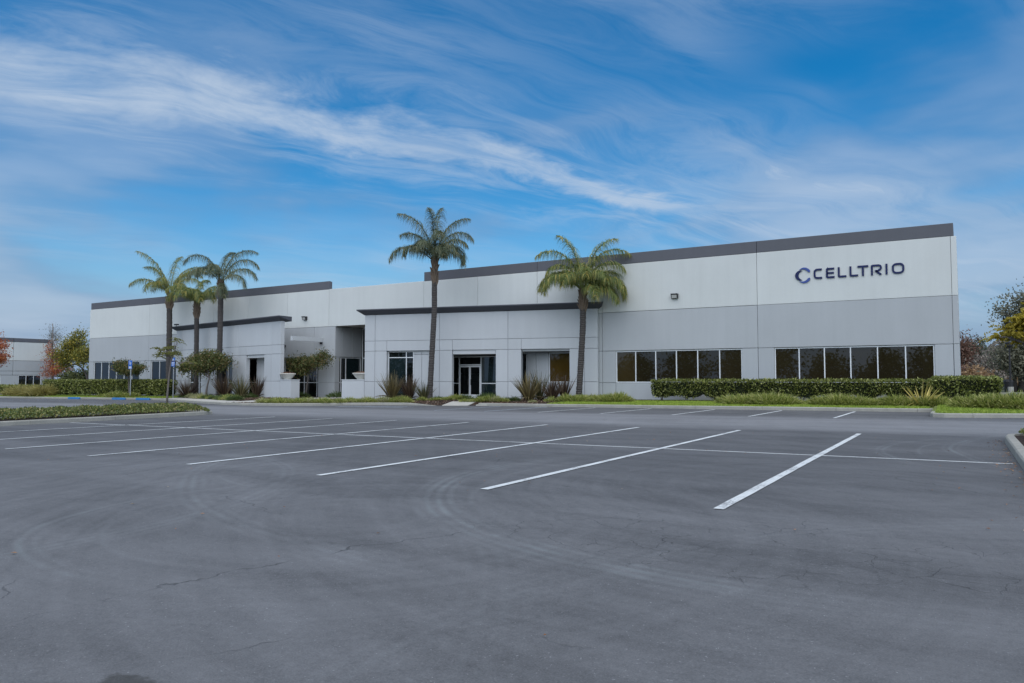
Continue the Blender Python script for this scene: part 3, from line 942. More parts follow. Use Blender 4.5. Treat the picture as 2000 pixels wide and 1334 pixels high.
def piers(fr, edges, joints, mat='wall_portico'):
    for (a, b), jm in zip(edges, joints):
        for (c, e) in ((a, jm), (jm, b)):
            panel(fr, c, e, Z0, HB, mat, d0=-TH, d1=0.0, name='pier_panel')
            panel(fr, c, e, HB, HM, mat, d0=-TH, d1=0.0, name='pier_panel')
        part('pier_core', fbox(fr, a + 0.03, b - 0.03, -TH + 0.03, -0.03, Z0, HM), 'joint_dark', office)


RPE = [(-16.1, -14.42), (-11.30, -9.65), (-6.64, -4.92), (-1.79, 0.0)]
RPJ = [-15.31, -10.56, -5.81, -0.85]
piers(RP, RPE, RPJ)
hj = [-16.1, -15.31, -14.42, -10.56, -9.65, -5.81, -4.92, -0.85, 0.0]
for a, b in zip(hj[:-1], hj[1:]):
    panel(RP, a, b, HM, HT, 'wall_portico', d0=-TH, name='lintel_panel')
uj = [-16.1, -15.31, -10.56, -5.81, -0.85, 0.0]
for a, b in zip(uj[:-1], uj[1:]):
    panel(RP, a, b, HT, CB, 'wall_portico', d0=-TH, name='frieze_panel')
part('pier_core', fbox(RP, -16.07, -0.03, -TH + 0.03, -0.03, HM + 0.02, CB - 0.02), 'joint_dark', office)


def cornice(fr, u0, u1, zb=CB, h=0.36, out=0.42, back=-0.9):
    """dark cap with a raking underside, mitred at both ends"""
    prof = [(0.03, zb), (out, zb + h - 0.07), (out, zb + h), (back, zb + h), (back, zb)]
    mb = MB()
    for (u, sgn) in ((u0, -1), (u1, 1)):
        for (d, z) in prof:
            mb.v.append(tuple(fr.p(u + sgn * max(d, 0.03), d, z)))
    n = len(prof)
    for k in range(n): mb.f.append((k, (k + 1) % n, n + (k + 1) % n, n + k))
    mb.f.append(tuple(reversed(range(n)))); mb.f.append(tuple(range(n, 2 * n)))
    return part('cornice', mb, 'cornice_grey', office)


cornice(RP, -16.1, 0.0)
# bay A: window and a blank infill panel, set back a little
window(RP, -14.40, -12.50, gl(-33, 38), 3.2, [-13.05], [2.78], d=-0.22, pane='dark_glass', panes={(0, 0): 'teal_glass'})
panel(RP, -12.48, -11.9, Z0, 2.98, 'wall_portico', d0=-0.5, d1=-0.16); panel(RP, -11.9, -11.32, Z0, 2.98, 'wall_portico', d0=-0.5, d1=-0.16)
panel(RP, -12.48, -11.9, 2.98, 3.22, 'wall_portico', d0=-0.5, d1=-0.16); panel(RP, -11.9, -11.32, 2.98, 3.22, 'wall_portico', d0=-0.5, d1=-0.16)
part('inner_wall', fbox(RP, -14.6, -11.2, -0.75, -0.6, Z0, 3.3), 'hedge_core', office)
# recessed lintel strips of bays B and C
panel(RP, -9.63, -6.66, 2.95, HM, 'wall_portico', d0=-TH, d1=-0.07, trim=False, name='lintel_panel')
panel(RP, -4.90, -1.81, 3.10, HM, 'wall_portico', d0=-TH, d1=-0.16, trim=False, name='lintel_panel')
# planter wall continuing the portico to the left
panel(RP, -17.86, -16.1, Z0, 1.27, 'wall_portico', d0=-1.3, d1=-0.001, name='planter_wall')
part('coping', fbox(RP, -17.88, -16.12, -1.32, 0.022, 1.262, 1.315), 'wall_portico', office)

# --- left portico
LPE = [(0.0, 2.34), (4.85, 7.42), (10.27, 12.48), (15.19, 17.5)]
LPJ = [1.15, 6.24, 11.19, 16.23]
piers(LP, LPE, LPJ)
hj = [0.0, 1.15, 2.34, 6.24, 7.42, 11.19, 12.48, 16.23, 17.5]
for a, b in zip(hj[:-1], hj[1:]):
    panel(LP, a, b, HM, HT, 'wall_portico', d0=-TH, name='lintel_panel')
uj = [0.0, 1.15, 6.24, 11.19, 16.23, 17.5]
for a, b in zip(uj[:-1], uj[1:]):
    panel(LP, a, b, HT, CB, 'wall_portico', d0=-TH, name='frieze_panel')
part('pier_core', fbox(LP, 0.03, 17.47, -TH + 0.03, -0.03, HM + 0.02, CB - 0.02), 'joint_dark', office)
cornice(LP, 0.0, 17.5)
for a, b in ((2.36, 4.83), (7.44, 10.25), (12.5, 15.17)):
    panel(LP, a, b, 2.98, HM, 'wall_portico', d0=-TH, d1=-0.10, trim=False, name='lintel_panel')
window(LP, 2.36, 4.83, -0.2, 2.96, [4.0], [1.05], d=-0.24, pane='dark_glass')
window(LP, 7.44, 10.25, -0.2, 2.96, [9.2], [1.05], d=-0.24, pane='dark_glass', panes={(1, 1): 'dark_glass'})
part('inner_wall', fbox(LP, 2.3, 10.3, -0.8, -0.7, Z0, 3.3), 'hedge_core', office)
panel(LP, 12.3, 13.62, Z0, HB, 'wall_portico', d0=-1.8, d1=-1.0); panel(LP, 12.3, 13.62, HB, HM, 'wall_portico', d0=-1.8, d1=-1.0)
panel(LP, 17.5, 18.95, Z0, 1.27, 'wall_portico', d0=-0.75, d1=-0.001, name='planter_wall')
part('coping', fbox(LP, 17.2, 18.97, -0.77, 0.022, 1.262, 1.315), 'wall_portico', office)

# --- entrance court between the porticos
# glazed bay left of the pier
window(MAIN, -56.4, -43.22, -0.15, 3.02, [-53.0, -50.2, -47.4, -45.15, -43.75], [1.06], d=-0.45, pane='dark_glass', name='storefront')
part('soffit', MB().box((-56.5, 42.2, 3.03), (-43.2, 42.6, 3.06)), 'soffit', office)
part('inner_wall', MB().box((-56.4, 42.62, Z0), (-43.2, 42.75, 3.05)), 'hedge_core', office)
PZ = [(-43.2, -42.3), (-42.3, -41.4)]
for a, b in PZ:
    panel(MAIN, a, b, Z0, 1.07, 'wall_lower', d0=-0.5); panel(MAIN, a, b, 1.07, ZH, 'wall_lower', d0=-0.5)
part('pier_core', fbox(MAIN, -43.17, -41.43, -0.48, -0.03, Z0, ZH), 'joint_dark', office)
# return wall of the recess (faces right), glazing below it, tall dark glazing at its back
RET = Frame((-41.4, 42.0, 0), 90)       # u runs back into the building, outward = +x
for a, b in ((0.02, 0.75), (0.75, 1.9), (1.9, 3.0)):
    panel(RET, a, b, ZH, ZM, 'wall_grey', d0=-0.25)
window(RET, 0.52, 3.0, -0.15, ZH - 0.02, [0.75, 1.3], [1.06], d=-0.12, pane='dark_glass', panes={(2, 1): 'teal_glass'}, name='storefront')
BK = Frame((0, 45.0, 0), 0)
window(BK, -41.38, -33.2, -0.15, 5.42, [-39.6, -37.2, -35.2], [1.06, 3.02], d=-0.05, pane='dark_glass', name='storefront', panes={(0, 1): 'teal_glass'})
part('inner_wall', MB().box((-41.6, 45.2, Z0), (-33.0, 45.3, 5.5)), 'hedge_core', office)
part('soffit', MB().box((-41.38, 42.22, 5.43), (-33.2, 45.1, 5.46)), 'soffit', office)
part('inner_wall', MB().box((-33.2, 42.35, Z0), (-33.0, 45.1, 5.42)), 'wall_grey', office)
# canopy beam running back from the left portico to the wall
bx = WX(631, YF)
part('canopy_beam', MB().box((bx - 0.22, 38.9, 4.22), (bx, 41.98, 4.56)), 'wall_portico', office)
part('bracket', MB().box((bx - 0.16, 41.80, 4.06), (bx - 0.05, 41.97, 4.215)), 'dark_metal', office)
bx2 = WX(557, YF)
part('bracket', MB().box((bx2 - 0.1, 41.75, 3.95), (bx2 + 0.1, 41.97, 4.1)), 'dark_metal', office)

# --- sides, back, roof
for k in range(5):
    a = 42.2 + k * 9.3
    for (z0, z1, m) in ((Z0, ZH, 'wall_lower'), (ZH, ZM, 'wall_grey'), (ZM, 8.36, 'wall_white')):
        panel(Frame((-0.05, a, 0), 90), 0.0, 9.3, z0, z1, m, d0=-0.2, d1=0.0)
        panel(Frame((-75.3, a + 9.3, 0), -90), 0.0, 9.3, z0, z1, m, d0=-0.2, d1=0.0)
    panel(Frame((-0.16, a, 0), 90), 0.0, 9.3, ZB, ZT, 'band_grey', d0=-0.2, d1=-0.002, name='parapet_panel')
    panel(Frame((-75.2, a + 9.3, 0), -90), 0.0, 9.3, ZB, ZT, 'band_grey', d0=-0.2, d1=-0.002, name='parapet_panel')
part('roof', MB().box((-75.1, 42.3, 8.0), (-0.25, 88.7, 8.2)), 'roofing', office)
part('inner_wall', MB().box((-75.2, 88.7, Z0), (-0.1, 88.9, 8.9)), 'wall_white', office)


# --- wall lamps
def wall_lamp(x, z, label):
    t = thing('wall_lamp', label, 'lamp', (x, YF - 0.01, z), 'wall pack lamps on the upper facade')
    mb = MB()
    P = [(-0.19, 0.0, -0.12), (0.19, 0.0, -0.12), (0.19, 0.0, 0.13), (-0.19, 0.0, 0.13), (-0.19, -0.16, -0.13), (0.19, -0.16, -0.13), (0.19, -0.26, 0.13), (-0.19, -0.26, 0.13)]
    mb.add([(x + a, YF + b, z + c) for a, b, c in P], [(4, 5, 6, 7), (0, 3, 2, 1), (3, 7, 6, 2), (0, 1, 5, 4), (1, 2, 6, 5), (0, 4, 7, 3)])
    part('housing', mb, 'dark_metal', t)
    P = [(-0.15, -0.178, -0.105), (0.15, -0.178, -0.105), (0.15, -0.247, 0.075), (-0.15, -0.247, 0.075)]
    part('lens', MB().add([(x + a, YF + b, z + c) for a, b, c in P], [(0, 1, 2, 3)]), 'lamp_lens', t)
    part('visor', MB().box((x - 0.20, YF - 0.30, z + 0.131), (x + 0.20, YF - 0.005, z + 0.15)), 'dark_metal', t)


wall_lamp(-14.23, 6.17, 'dark box lamp on the white wall left of the company sign')
wall_lamp(-44.64, 6.16, 'dark box lamp on the white wall above the entrance court')
t = thing('roof_camera', 'small dark camera on top of the left portico cornice', 'camera', tuple(LP.p(0.15, 0.1, 6.05)))
p0 = LP.p(0.15, 0.1, 6.05)
part('mount', MB().tube([p0, p0 + (0, 0, 0.14)], 0.03, 6), 'dark_metal', t)
part('camera_body', MB().box(p0 + (-0.22, -0.10, 0.13), p0 + (0.20, 0.10, 0.25)), 'dark_metal', t)


# --- company sign: emblem and eight letters
def arc(cx, cz, rx, rz, a0, a1, n=10):
    return [(cx + rx * math.cos(R(a0 + (a1 - a0) * k / n)), cz + rz * math.sin(R(a0 + (a1 - a0) * k / n))) for k in range(n + 1)]


def stroke(path, w, closed=False):
    """outline quads for a pen stroke of width w along a 2D path"""
    P = [np.array(p, float) for p in path]; n = len(P)
    L, Rr = [], []
    for i in range(n):
        a = P[(i - 1) % n] if (closed or i > 0) else None
        b = P[(i + 1) % n] if (closed or i < n - 1) else None
        d1 = (P[i] - a) / (np.linalg.norm(P[i] - a) + 1e-9) if a is not None else None
        d2 = (b - P[i]) / (np.linalg.norm(b - P[i]) + 1e-9) if b is not None else None
        if d1 is None: d1 = d2
        if d2 is None: d2 = d1
        n1 = np.array([-d1[1], d1[0]]); n2 = np.array([-d2[1], d2[0]])
        m = n1 + n2; m /= np.linalg.norm(m) + 1e-9
        k = (w / 2) / max(0.5, m @ n1)
        L.append(P[i] + m * k); Rr.append(P[i] - m * k)
    return L, Rr, closed


def letter_mesh(strokes, x0, z0, h, fr, d0, d1, sx=1.0):
    """extruded strokes; coordinates 0..1 scaled by h"""
    mb = MB()
    for (L, Rr, closed) in strokes:
        n = len(L)
        vs = []
        for dd in (d1, d0):
            for i in range(n):
                for q in (L[i], Rr[i]): vs.append(fr.p(x0 + q[0] * h * sx, dd, z0 + q[1] * h))
        fs = []
        rng_ = range(n) if closed else range(n - 1)
        for i in rng_:
            j = (i + 1) % n
            a, b, c, d = 2 * i, 2 * i + 1, 2 * j + 1, 2 * j
            o = 2 * n
            fs += [(a, b, c, d), (a + o, d + o, c + o, b + o), (a, d, d + o, a + o), (b, b + o, c + o, c)]
        if not closed:
            o = 2 * n; e = 2 * (n - 1)
            fs += [(0, o, o + 1, 1), (e, e + 1, e + 1 + o, e + o)]
        mb.add(vs, fs)
    return mb


SW = 0.180


def glyphs():
    q = SW / 2; G = {}
    G['C'] = [stroke([(0.80, 1 - q)] + [(0.42, 1 - q)] + arc(0.36, 0.70, 0.36 - q, 0.30 - q, 90, 180, 6) + arc(0.36, 0.30, 0.36 - q, 0.30 - q, 180, 270, 6) + [(0.42, q), (0.82, q)], SW)]
    G['E'] = [stroke([(0.80, 1 - q), (0.20, 1 - q)] + arc(0.20, 0.86, 0.20 - q, 0.14 - q, 90, 180, 3) + arc(0.20, 0.14, 0.20 - q, 0.14 - q, 180, 270, 3) + [(0.82, q)], SW), stroke([(q, 0.5), (0.76, 0.5)], SW * 0.95)]
    G['L'] = [stroke([(q, 1.0)] + arc(0.20, 0.14, 0.20 - q, 0.14 - q, 180, 270, 3) + [(0.80, q)], SW)]
    G['T'] = [stroke([(0.0, 1 - q), (1.0, 1 - q)], SW), stroke([(0.5, 1 - SW), (0.5, 0.0)], SW * 1.05)]
    G['R'] = [stroke([(q, 0.0), (q, 0.88)] + [(0.16, 1 - q), (0.66, 1 - q)] + arc(0.70, 0.69, 0.30 - q, 0.31 - q, 80, -80, 8) + [(0.62, 0.38 + q * 0.0), (0.36, 0.40)], SW), stroke([(0.46, 0.38), (0.92, 0.02)], SW * 1.05)]
    G['I'] = [stroke([(q, 0.0), (q, 1.0)], SW)]
    ring = arc(0.68, 0.64, 0.42 - q, 0.36 - q, 0, 90, 6) + arc(0.42, 0.64, 0.42 - q, 0.36 - q, 90, 180, 6) + arc(0.42, 0.36, 0.42 - q, 0.36 - q, 180, 270, 6) + arc(0.68, 0.36, 0.42 - q, 0.36 - q, 270, 360, 6)
    G['O'] = [stroke(ring, SW, True)]
    return G


G = glyphs()
sign = thing('company_sign', 'navy blue CELLTRIO letters and two-tone round emblem on the white wall', 'sign', (-4.9, YF - 0.05, 6.6))
LZ, LH = 6.655, 0.545
for ch, x in (('C', -6.60), ('E', -5.99), ('L', -5.41), ('L', -4.85), ('T', -4.47), ('R', -3.84), ('I', -3.17), ('O', -2.88)):
    o = part('letter', letter_mesh(G[ch], x, LZ, LH, MAIN, 0.015, 0.055, 0.93), 'letter_navy', sign)
    o['label'] = 'navy blue raised capital letter ' + ch


def emblem_parts(cx, cz, r):
    """crescent on the left and two leaf shapes above and below"""
    out = []
    def crescent(o_c, o_r, i_c, i_r, a0, a1, n=14):
        A = [(o_c[0] + o_r * math.cos(R(a0 + (a1 - a0) * k / n)), o_c[1] + o_r * math.sin(R(a0 + (a1 - a0) * k / n))) for k in range(n + 1)]
        B = []
        s, e = A[0], A[-1]
        b0 = math.degrees(math.atan2(s[1] - i_c[1], s[0] - i_c[0])); b1 = math.degrees(math.atan2(e[1] - i_c[1], e[0] - i_c[0]))
        while b0 < a0 - 120: b0 += 360
        while b1 < b0: b1 += 360
        for k in range(n + 1):
            t = k / n; a = b0 + (b1 - b0) * t
            rr = i_r + (math.hypot(s[0] - i_c[0], s[1] - i_c[1]) - i_r) * (1 - t) ** 8 + (math.hypot(e[0] - i_c[0], e[1] - i_c[1]) - i_r) * t ** 8
            B.append((i_c[0] + rr * math.cos(R(a)), i_c[1] + rr * math.sin(R(a))))
        return [np.array((cx + p[0] * r, cz + p[1] * r)) for p in A], [np.array((cx + p[0] * r, cz + p[1] * r)) for p in B]
    out.append(('letter_navy', crescent((-0.33, 0.0), 0.64, (-0.05, 0.0), 0.50, 70, 290)))
    # leaves: from a fine tip at upper left to a rounded end at the right
    for sg in (1, -1):
        A, B = [], []
        n = 14
        for k in range(n + 1):
            t = k / n
            a = R(128 - 106 * t)
            mid = 0.80 + 0.02 * t
            w = 0.30 * (math.sin(min(1.0, t * 1.15) * math.pi * 0.5) ** 0.8) * (1.0 if t < 0.86 else max(0.0, 1 - ((t - 0.86) / 0.14) ** 2) ** 0.5)
            for lst, s in ((A, 1), (B, -1)):
                rr = mid + s * w / 2
                lst.append(np.array((cx + (rr * math.cos(a) + 0.02) * r, cz + sg * rr * math.sin(a) * 1.08 * r)))
        out.append(('letter_blue', (A, B)))
    return out


for m, (A, B) in emblem_parts(-7.13, 6.895, 0.425):
    mb = letter_mesh([(A, B, False)], 0.0, 0.0, 1.0, MAIN, 0.015, 0.055)
    part('emblem_piece', mb, m, sign)

# small white lettering on both door leaves
for dr, a, b in ((doors[0], d0, dm), (doors[1], dm, d1)):
    mb = MB(); w = b - a; k = w * 0.66 / 5.1; x0 = a + w * 0.17; zc = zg + 1.62
    for m, (A, B) in emblem_parts(0.35, 0.0, 0.40):
        q = letter_mesh([(A, B, False)], 0, 0, 1, MAIN, 0, 0.01)
        mb.add([DF.p(x0 + p[0] * k, -0.070, zc + p[2] * k) for p in q.v], q.f)
    for ch, x in (('C', 0.92), ('E', 1.53), ('L', 2.11), ('L', 2.67), ('T', 3.05), ('R', 3.68), ('I', 4.35), ('O', 4.64)):
        q = letter_mesh(G[ch], x, -0.27, 0.545, MAIN, 0, 0.01, 0.93)
        mb.add([DF.p(x0 + p[0] * k, -0.070, zc + p[2] * k) for p in q.v], q.f)
    part('lettering', mb, 'decal', dr)


# ------------------------------------------------------------------ bowls on the planter walls
def stone_bowl(c, label):
    t = thing('stone_planter', label, 'planter', tuple(c), 'stone bowls on the planter walls')
    prof = [(0.42, 0.0), (0.46, 0.05), (0.60, 0.14), (0.78, 0.30), (0.86, 0.38), (0.93, 0.40), (0.95, 0.44), (0.93, 0.485), (0.86, 0.485), (0.80, 0.44), (0.02, 0.43)]
    n = 32; mb = MB()
    for (r, z) in prof:
        for k in range(n):
            a = 2 * math.pi * k / n
            mb.v.append((c[0] + r * 0.72 * math.cos(a), c[1] + r * 0.52 * math.sin(a), c[2] + z * 0.92))
    for i in range(len(prof) - 1):
        for k in range(n): mb.f.append((i * n + k, i * n + (k + 1) % n, (i + 1) * n + (k + 1) % n, (i + 1) * n + k))
    part('bowl', mb, 'cast_stone', t, smooth=True)
    m = 260
    a = RNG.uniform(0, 2 * math.pi, m); r = np.sqrt(RNG.uniform(0, 1, m))
    P = np.stack([c[0] + r * 0.56 * np.cos(a), c[1] + r * 0.38 * np.sin(a), c[2] + 0.42 + RNG.uniform(0, 0.13, m) * (1.15 - r)], 1)
    V, F = leaves(P, 0.13, 0.6, 0.8)
    partq('succulents', V, F, 'succulent', t)


stone_bowl(LP.p(17.95, -0.36, 1.316), 'stone bowl of reddish succulents on the left planter wall')
stone_bowl(RP.p(-16.62, -0.5, 1.316), 'stone bowl of reddish succulents beside the right portico')


# ------------------------------------------------------------------ palms
def frond_mesh(L, el, curve, leaf=0.55, seed=0, n=100, twist=0.0):
    """one feather frond in local coordinates growing along +x; el start elevation (deg), curve total bend (deg)"""
    rng = np.random.default_rng(seed)
    N = 22; pts = [np.array([0.0, 0, 0])]; dirs = []
    side_bend = rng.uniform(-0.25, 0.25)
    for i in range(N):
        t = i / N
        e = R(el - curve * 1.12 * (t ** 1.75))
        d = np.array([math.cos(e), side_bend * t * 0.6, math.sin(e)]); d /= np.linalg.norm(d)
        dirs.append(d); pts.append(pts[-1] + d * L / N)
    dirs.append(dirs[-1]); pts = np.array(pts); dirs = np.array(dirs)
    mb = MB().tube(pts[::2], [0.035 * (1 - 0.85 * k / 11) + 0.004 for k in range(12)], 4, cap=False)
    t = np.concatenate([np.linspace(0.16, 1.0, n)] * 2 + [np.linspace(0.2, 0.98, n // 2)] * 2)
    sgn = np.concatenate([np.ones(n), -np.ones(n), np.ones(n // 2), -np.ones(n // 2)])
    k = np.minimum((t * N).astype(int), N - 1); fr = t * N - k
    base = pts[k] * (1 - fr)[:, None] + pts[np.minimum(k + 1, N)] * fr[:, None]
    d = dirs[k]
    side = np.cross(d, np.array([0, 0, 1.0])); side /= np.linalg.norm(side, axis=1)[:, None] + 1e-6
    up = np.cross(side, d)
    m = len(t)
    lift = rng.uniform(-0.6, 0.6, m)
    ld = side * sgn[:, None] * rng.uniform(0.7, 1.1, m)[:, None] + d * rng.uniform(0.35, 0.9, m)[:, None] + up * lift[:, None]
    ld /= np.linalg.norm(ld, axis=1)[:, None]
    ll = leaf * (0.35 + 0.65 * np.sin(np.clip(t * 1.02, 0, 1) * math.pi) ** 0.6) * rng.uniform(0.8, 1.15, m)
    V, F = blades(base, ld, ll * rng.uniform(0.65, 1.25, m), 0.030, rng, 4, 3.8)
    return mb, V, F


def palm(base, pts, rad, fronds, label, seed, leafmat, boot_h=1.15):
    """pts: trunk centre line; fronds: (azimuth deg, elevation deg, length, curve deg)"""
    rng = np.random.default_rng(seed)
    t = thing('palm_tree', label, 'palm tree', base, 'feather palms in front of the porticos')
    P = [np.array(p, float) for p in pts]
    # resample with slight ring bulges
    M = 60; line = []; rr = []
    seglen = np.cumsum([0] + [np.linalg.norm(b - a) for a, b in zip(P[:-1], P[1:])])
    for k in range(M + 1):
        s = seglen[-1] * k / M
        q = np.array([np.interp(s, seglen, [p[i] for p in P]) for i in range(3)])
        line.append(q); base_f = 1.0 + 0.25 * math.exp(-k / 3.0)
        rr.append(rad * base_f * (1.0 + 0.04 * math.sin(k * 2.4) + rng.uniform(-0.03, 0.03)))
    # smooth
    for _ in range(4):
        line = [line[0]] + [(line[i - 1] + 2 * line[i] + line[i + 1]) / 4 for i in range(1, M)] + [line[-1]]
    part('trunk', MB().tube(line, rr, 14), 'palm_trunk', t, smooth=True)
    top = line[-1]
    # ragged leaf bases
    n = 46; mb = MB()
    for k in range(n):
        a = k * 2.399 + rng.uniform(-0.2, 0.2); h = boot_h * k / n
        r0 = rad * (1.05 - 0.45 * (h / boot_h))
        o = np.array([math.cos(a), math.sin(a), 0.0])
        b0 = top + o * r0 * 0.55 + np.array([0, 0, h - 0.25])
        ln = rng.uniform(0.30, 0.55); outw = rng.uniform(0.12, 0.42)
        mid = b0 + o * rad * 0.55 + np.array([0, 0, ln * 0.5]); tip = mid + o * outw * 0.4 + np.array([0, 0, ln * 0.5])
        mb.tube([b0, mid, tip], [0.10, 0.075, 0.02], 5)
    mb.tube([top + (0, 0, -0.1), top + (0, 0, boot_h * 0.8)], [rad * 1.05, rad * 0.5], 10)
    part('leaf_bases', mb, 'palm_boot', t)
    head = top + np.array([0, 0, boot_h * 0.82])
    for k, (az, el, L, cv) in enumerate(fronds):
        st, V, F = frond_mesh(L * (1.15 if el >= 76 else 1.0), el, cv, leaf=0.88, seed=seed * 100 + k)
        me = quads_mesh('frond', np.concatenate([np.array(st.v), V]), np.concatenate([np.array([f for f in st.f if len(f) == 4]), F + len(st.v)]))
        o = link('frond', me, leafmat, t, Vector(head) - Vector(base) + Vector((math.cos(R(az)) * 0.08, math.sin(R(az)) * 0.08, 0)))
        o.rotation_euler = (0, 0, R(az))


# azimuth of the picture's right-hand side in the world is the camera yaw
RT = 31.0; LT = 211.0; TOW = 301.0; AWAY = 121.0


def pz(px, py, Y):
    """world x, z at photo pixel on plane y=Y"""
    d = (px - 1000.0) * _Rt + FPX * _F - (py - 667.0) * _U
    k = Y / d[1]
    return d[0] * k, CAM_H + d[2] * k


def palm_pts(pix, Y):
    out = []
    for (px, py) in pix:
        x, z = pz(px, py, Y); out.append((x, Y, z))
    return out


p = palm_pts([(838.5, 784), (840, 760), (845, 667), (848.5, 605), (848.5, 560), (849, 548)], 37.9)
palm((p[0][0], 37.9, gl(p[0][0], 37.9)), p, 0.175,
     [(LT + 8, 44, 3.5, 118), (LT - 20, 72, 3.4, 92), (LT + 25, 80, 3.6, 80), (TOW, 82, 3.5, 75), (AWAY, 84, 3.9, 50), (RT + 15, 82, 3.5, 78), (RT - 12, 70, 2.9, 125),
      (RT - 40, 62, 2.7, 160), (RT + 30, 60, 3.0, 150), (TOW + 25, 58, 2.6, 165), (TOW - 30, 66, 2.9, 150), (AWAY + 30, 66, 3.2, 110), (RT + 5, 78, 3.2, 130), (TOW + 10, 76, 3.0, 140), (LT + 10, 62, 2.8, 150), (RT + 20, 48, 2.6, 150)],
     'tallest feather palm with grey trunk left of the glass double door', 11, 'palm_leaf_grey', 1.5)
p = palm_pts([(1130, 784), (1131.5, 760), (1135, 700), (1138.4, 640), (1138.6, 610), (1138.4, 600)], 40.3)
palm((p[0][0], 40.3, gl(p[0][0], 40.3)), p, 0.185,
     [(LT + 10, 74, 3.4, 150), (LT - 12, 50, 3.5, 135), (LT + 30, 44, 3.3, 120), (LT - 5, 62, 3.3, 160), (RT - 5, 72, 3.6, 128), (RT + 14, 56, 3.6, 128), (RT - 25, 40, 3.2, 118), (RT + 5, 36, 3.3, 130),
      (TOW, 66, 2.9, 140), (TOW - 35, 52, 3.0, 140), (TOW + 35, 58, 3.0, 140), (AWAY, 74, 3.3, 95), (AWAY + 35, 62, 3.3, 110), (AWAY - 35, 58, 3.4, 115), (LT + 40, 82, 3.7, 80), (RT - 38, 80, 3.7, 85), (RT + 8, 80, 3.9, 115), (LT, 80, 3.8, 120), (RT - 10, 42, 3.4, 140), (LT + 15, 44, 3.3, 140), (RT - 30, 15, 2.6, 92), (RT + 22, 34, 3.0, 130), (TOW + 20, 20, 2.5, 105)],
     'bushy feather palm at the right end of the right portico', 12, 'palm_leaf', 1.2)
p = palm_pts([(328, 786), (329, 760), (330, 690), (331, 640), (331, 610), (331, 600)], 40.4)
palm((p[0][0], 40.4, gl(p[0][0], 40.4)), p, 0.235,
     [(LT + 5, 50, 4.0, 100), (LT - 15, 70, 4.4, 78), (LT + 28, 78, 4.2, 62), (AWAY, 80, 4.2, 60), (RT + 10, 68, 4.2, 95), (RT - 15, 54, 4.0, 118), (RT - 35, 44, 3.4, 125), (TOW, 62, 3.2, 130), (TOW - 30, 48, 3.2, 130), (RT + 30, 76, 3.8, 95), (LT - 30, 58, 3.6, 135), (RT, 74, 4.0, 120)],
     'leftmost of the three feather palms at the left portico', 13, 'palm_leaf_yellow', 1.35)
p = palm_pts([(383, 786), (383, 760), (383.5, 690), (384, 650), (384, 626), (384, 618)], 39.6)
palm((p[0][0], 39.6, gl(p[0][0], 39.6)), p, 0.195,
     [(LT + 5, 58, 3.2, 140), (LT - 22, 70, 3.2, 130), (LT + 30, 66, 3.2, 120), (RT - 5, 60, 3.2, 135), (RT + 20, 70, 3.2, 120), (RT - 30, 52, 3.0, 140), (TOW, 66, 2.8, 140), (TOW + 30, 50, 2.9, 140), (TOW - 30, 58, 2.8, 140), (AWAY, 76, 3.2, 90), (AWAY + 30, 66, 3.0, 110)],
     'shortest palm, in the middle of the three at the left portico', 14, 'palm_leaf', 1.3)
p = palm_pts([(428.5, 786), (428.5, 760), (429, 690), (430, 640), (431, 590), (431, 576)], 38.9)
palm((p[0][0], 38.9, gl(p[0][0], 38.9)), p, 0.215,
     [(LT + 5, 76, 4.0, 138), (LT - 15, 62, 3.4, 140), (LT + 30, 52, 3.2, 135), (RT + 5, 70, 4.1, 130), (RT - 12, 44, 3.8, 112), (RT - 30, 30, 3.3, 118), (RT + 20, 80, 3.8, 100), (TOW, 64, 3.0, 135), (AWAY, 78, 3.6, 80), (LT - 35, 74, 3.2, 120), (TOW + 30, -20, 2.0, 60)],
     'tallest of the three feather palms at the left portico', 15, 'palm_leaf_grey', 1.25)


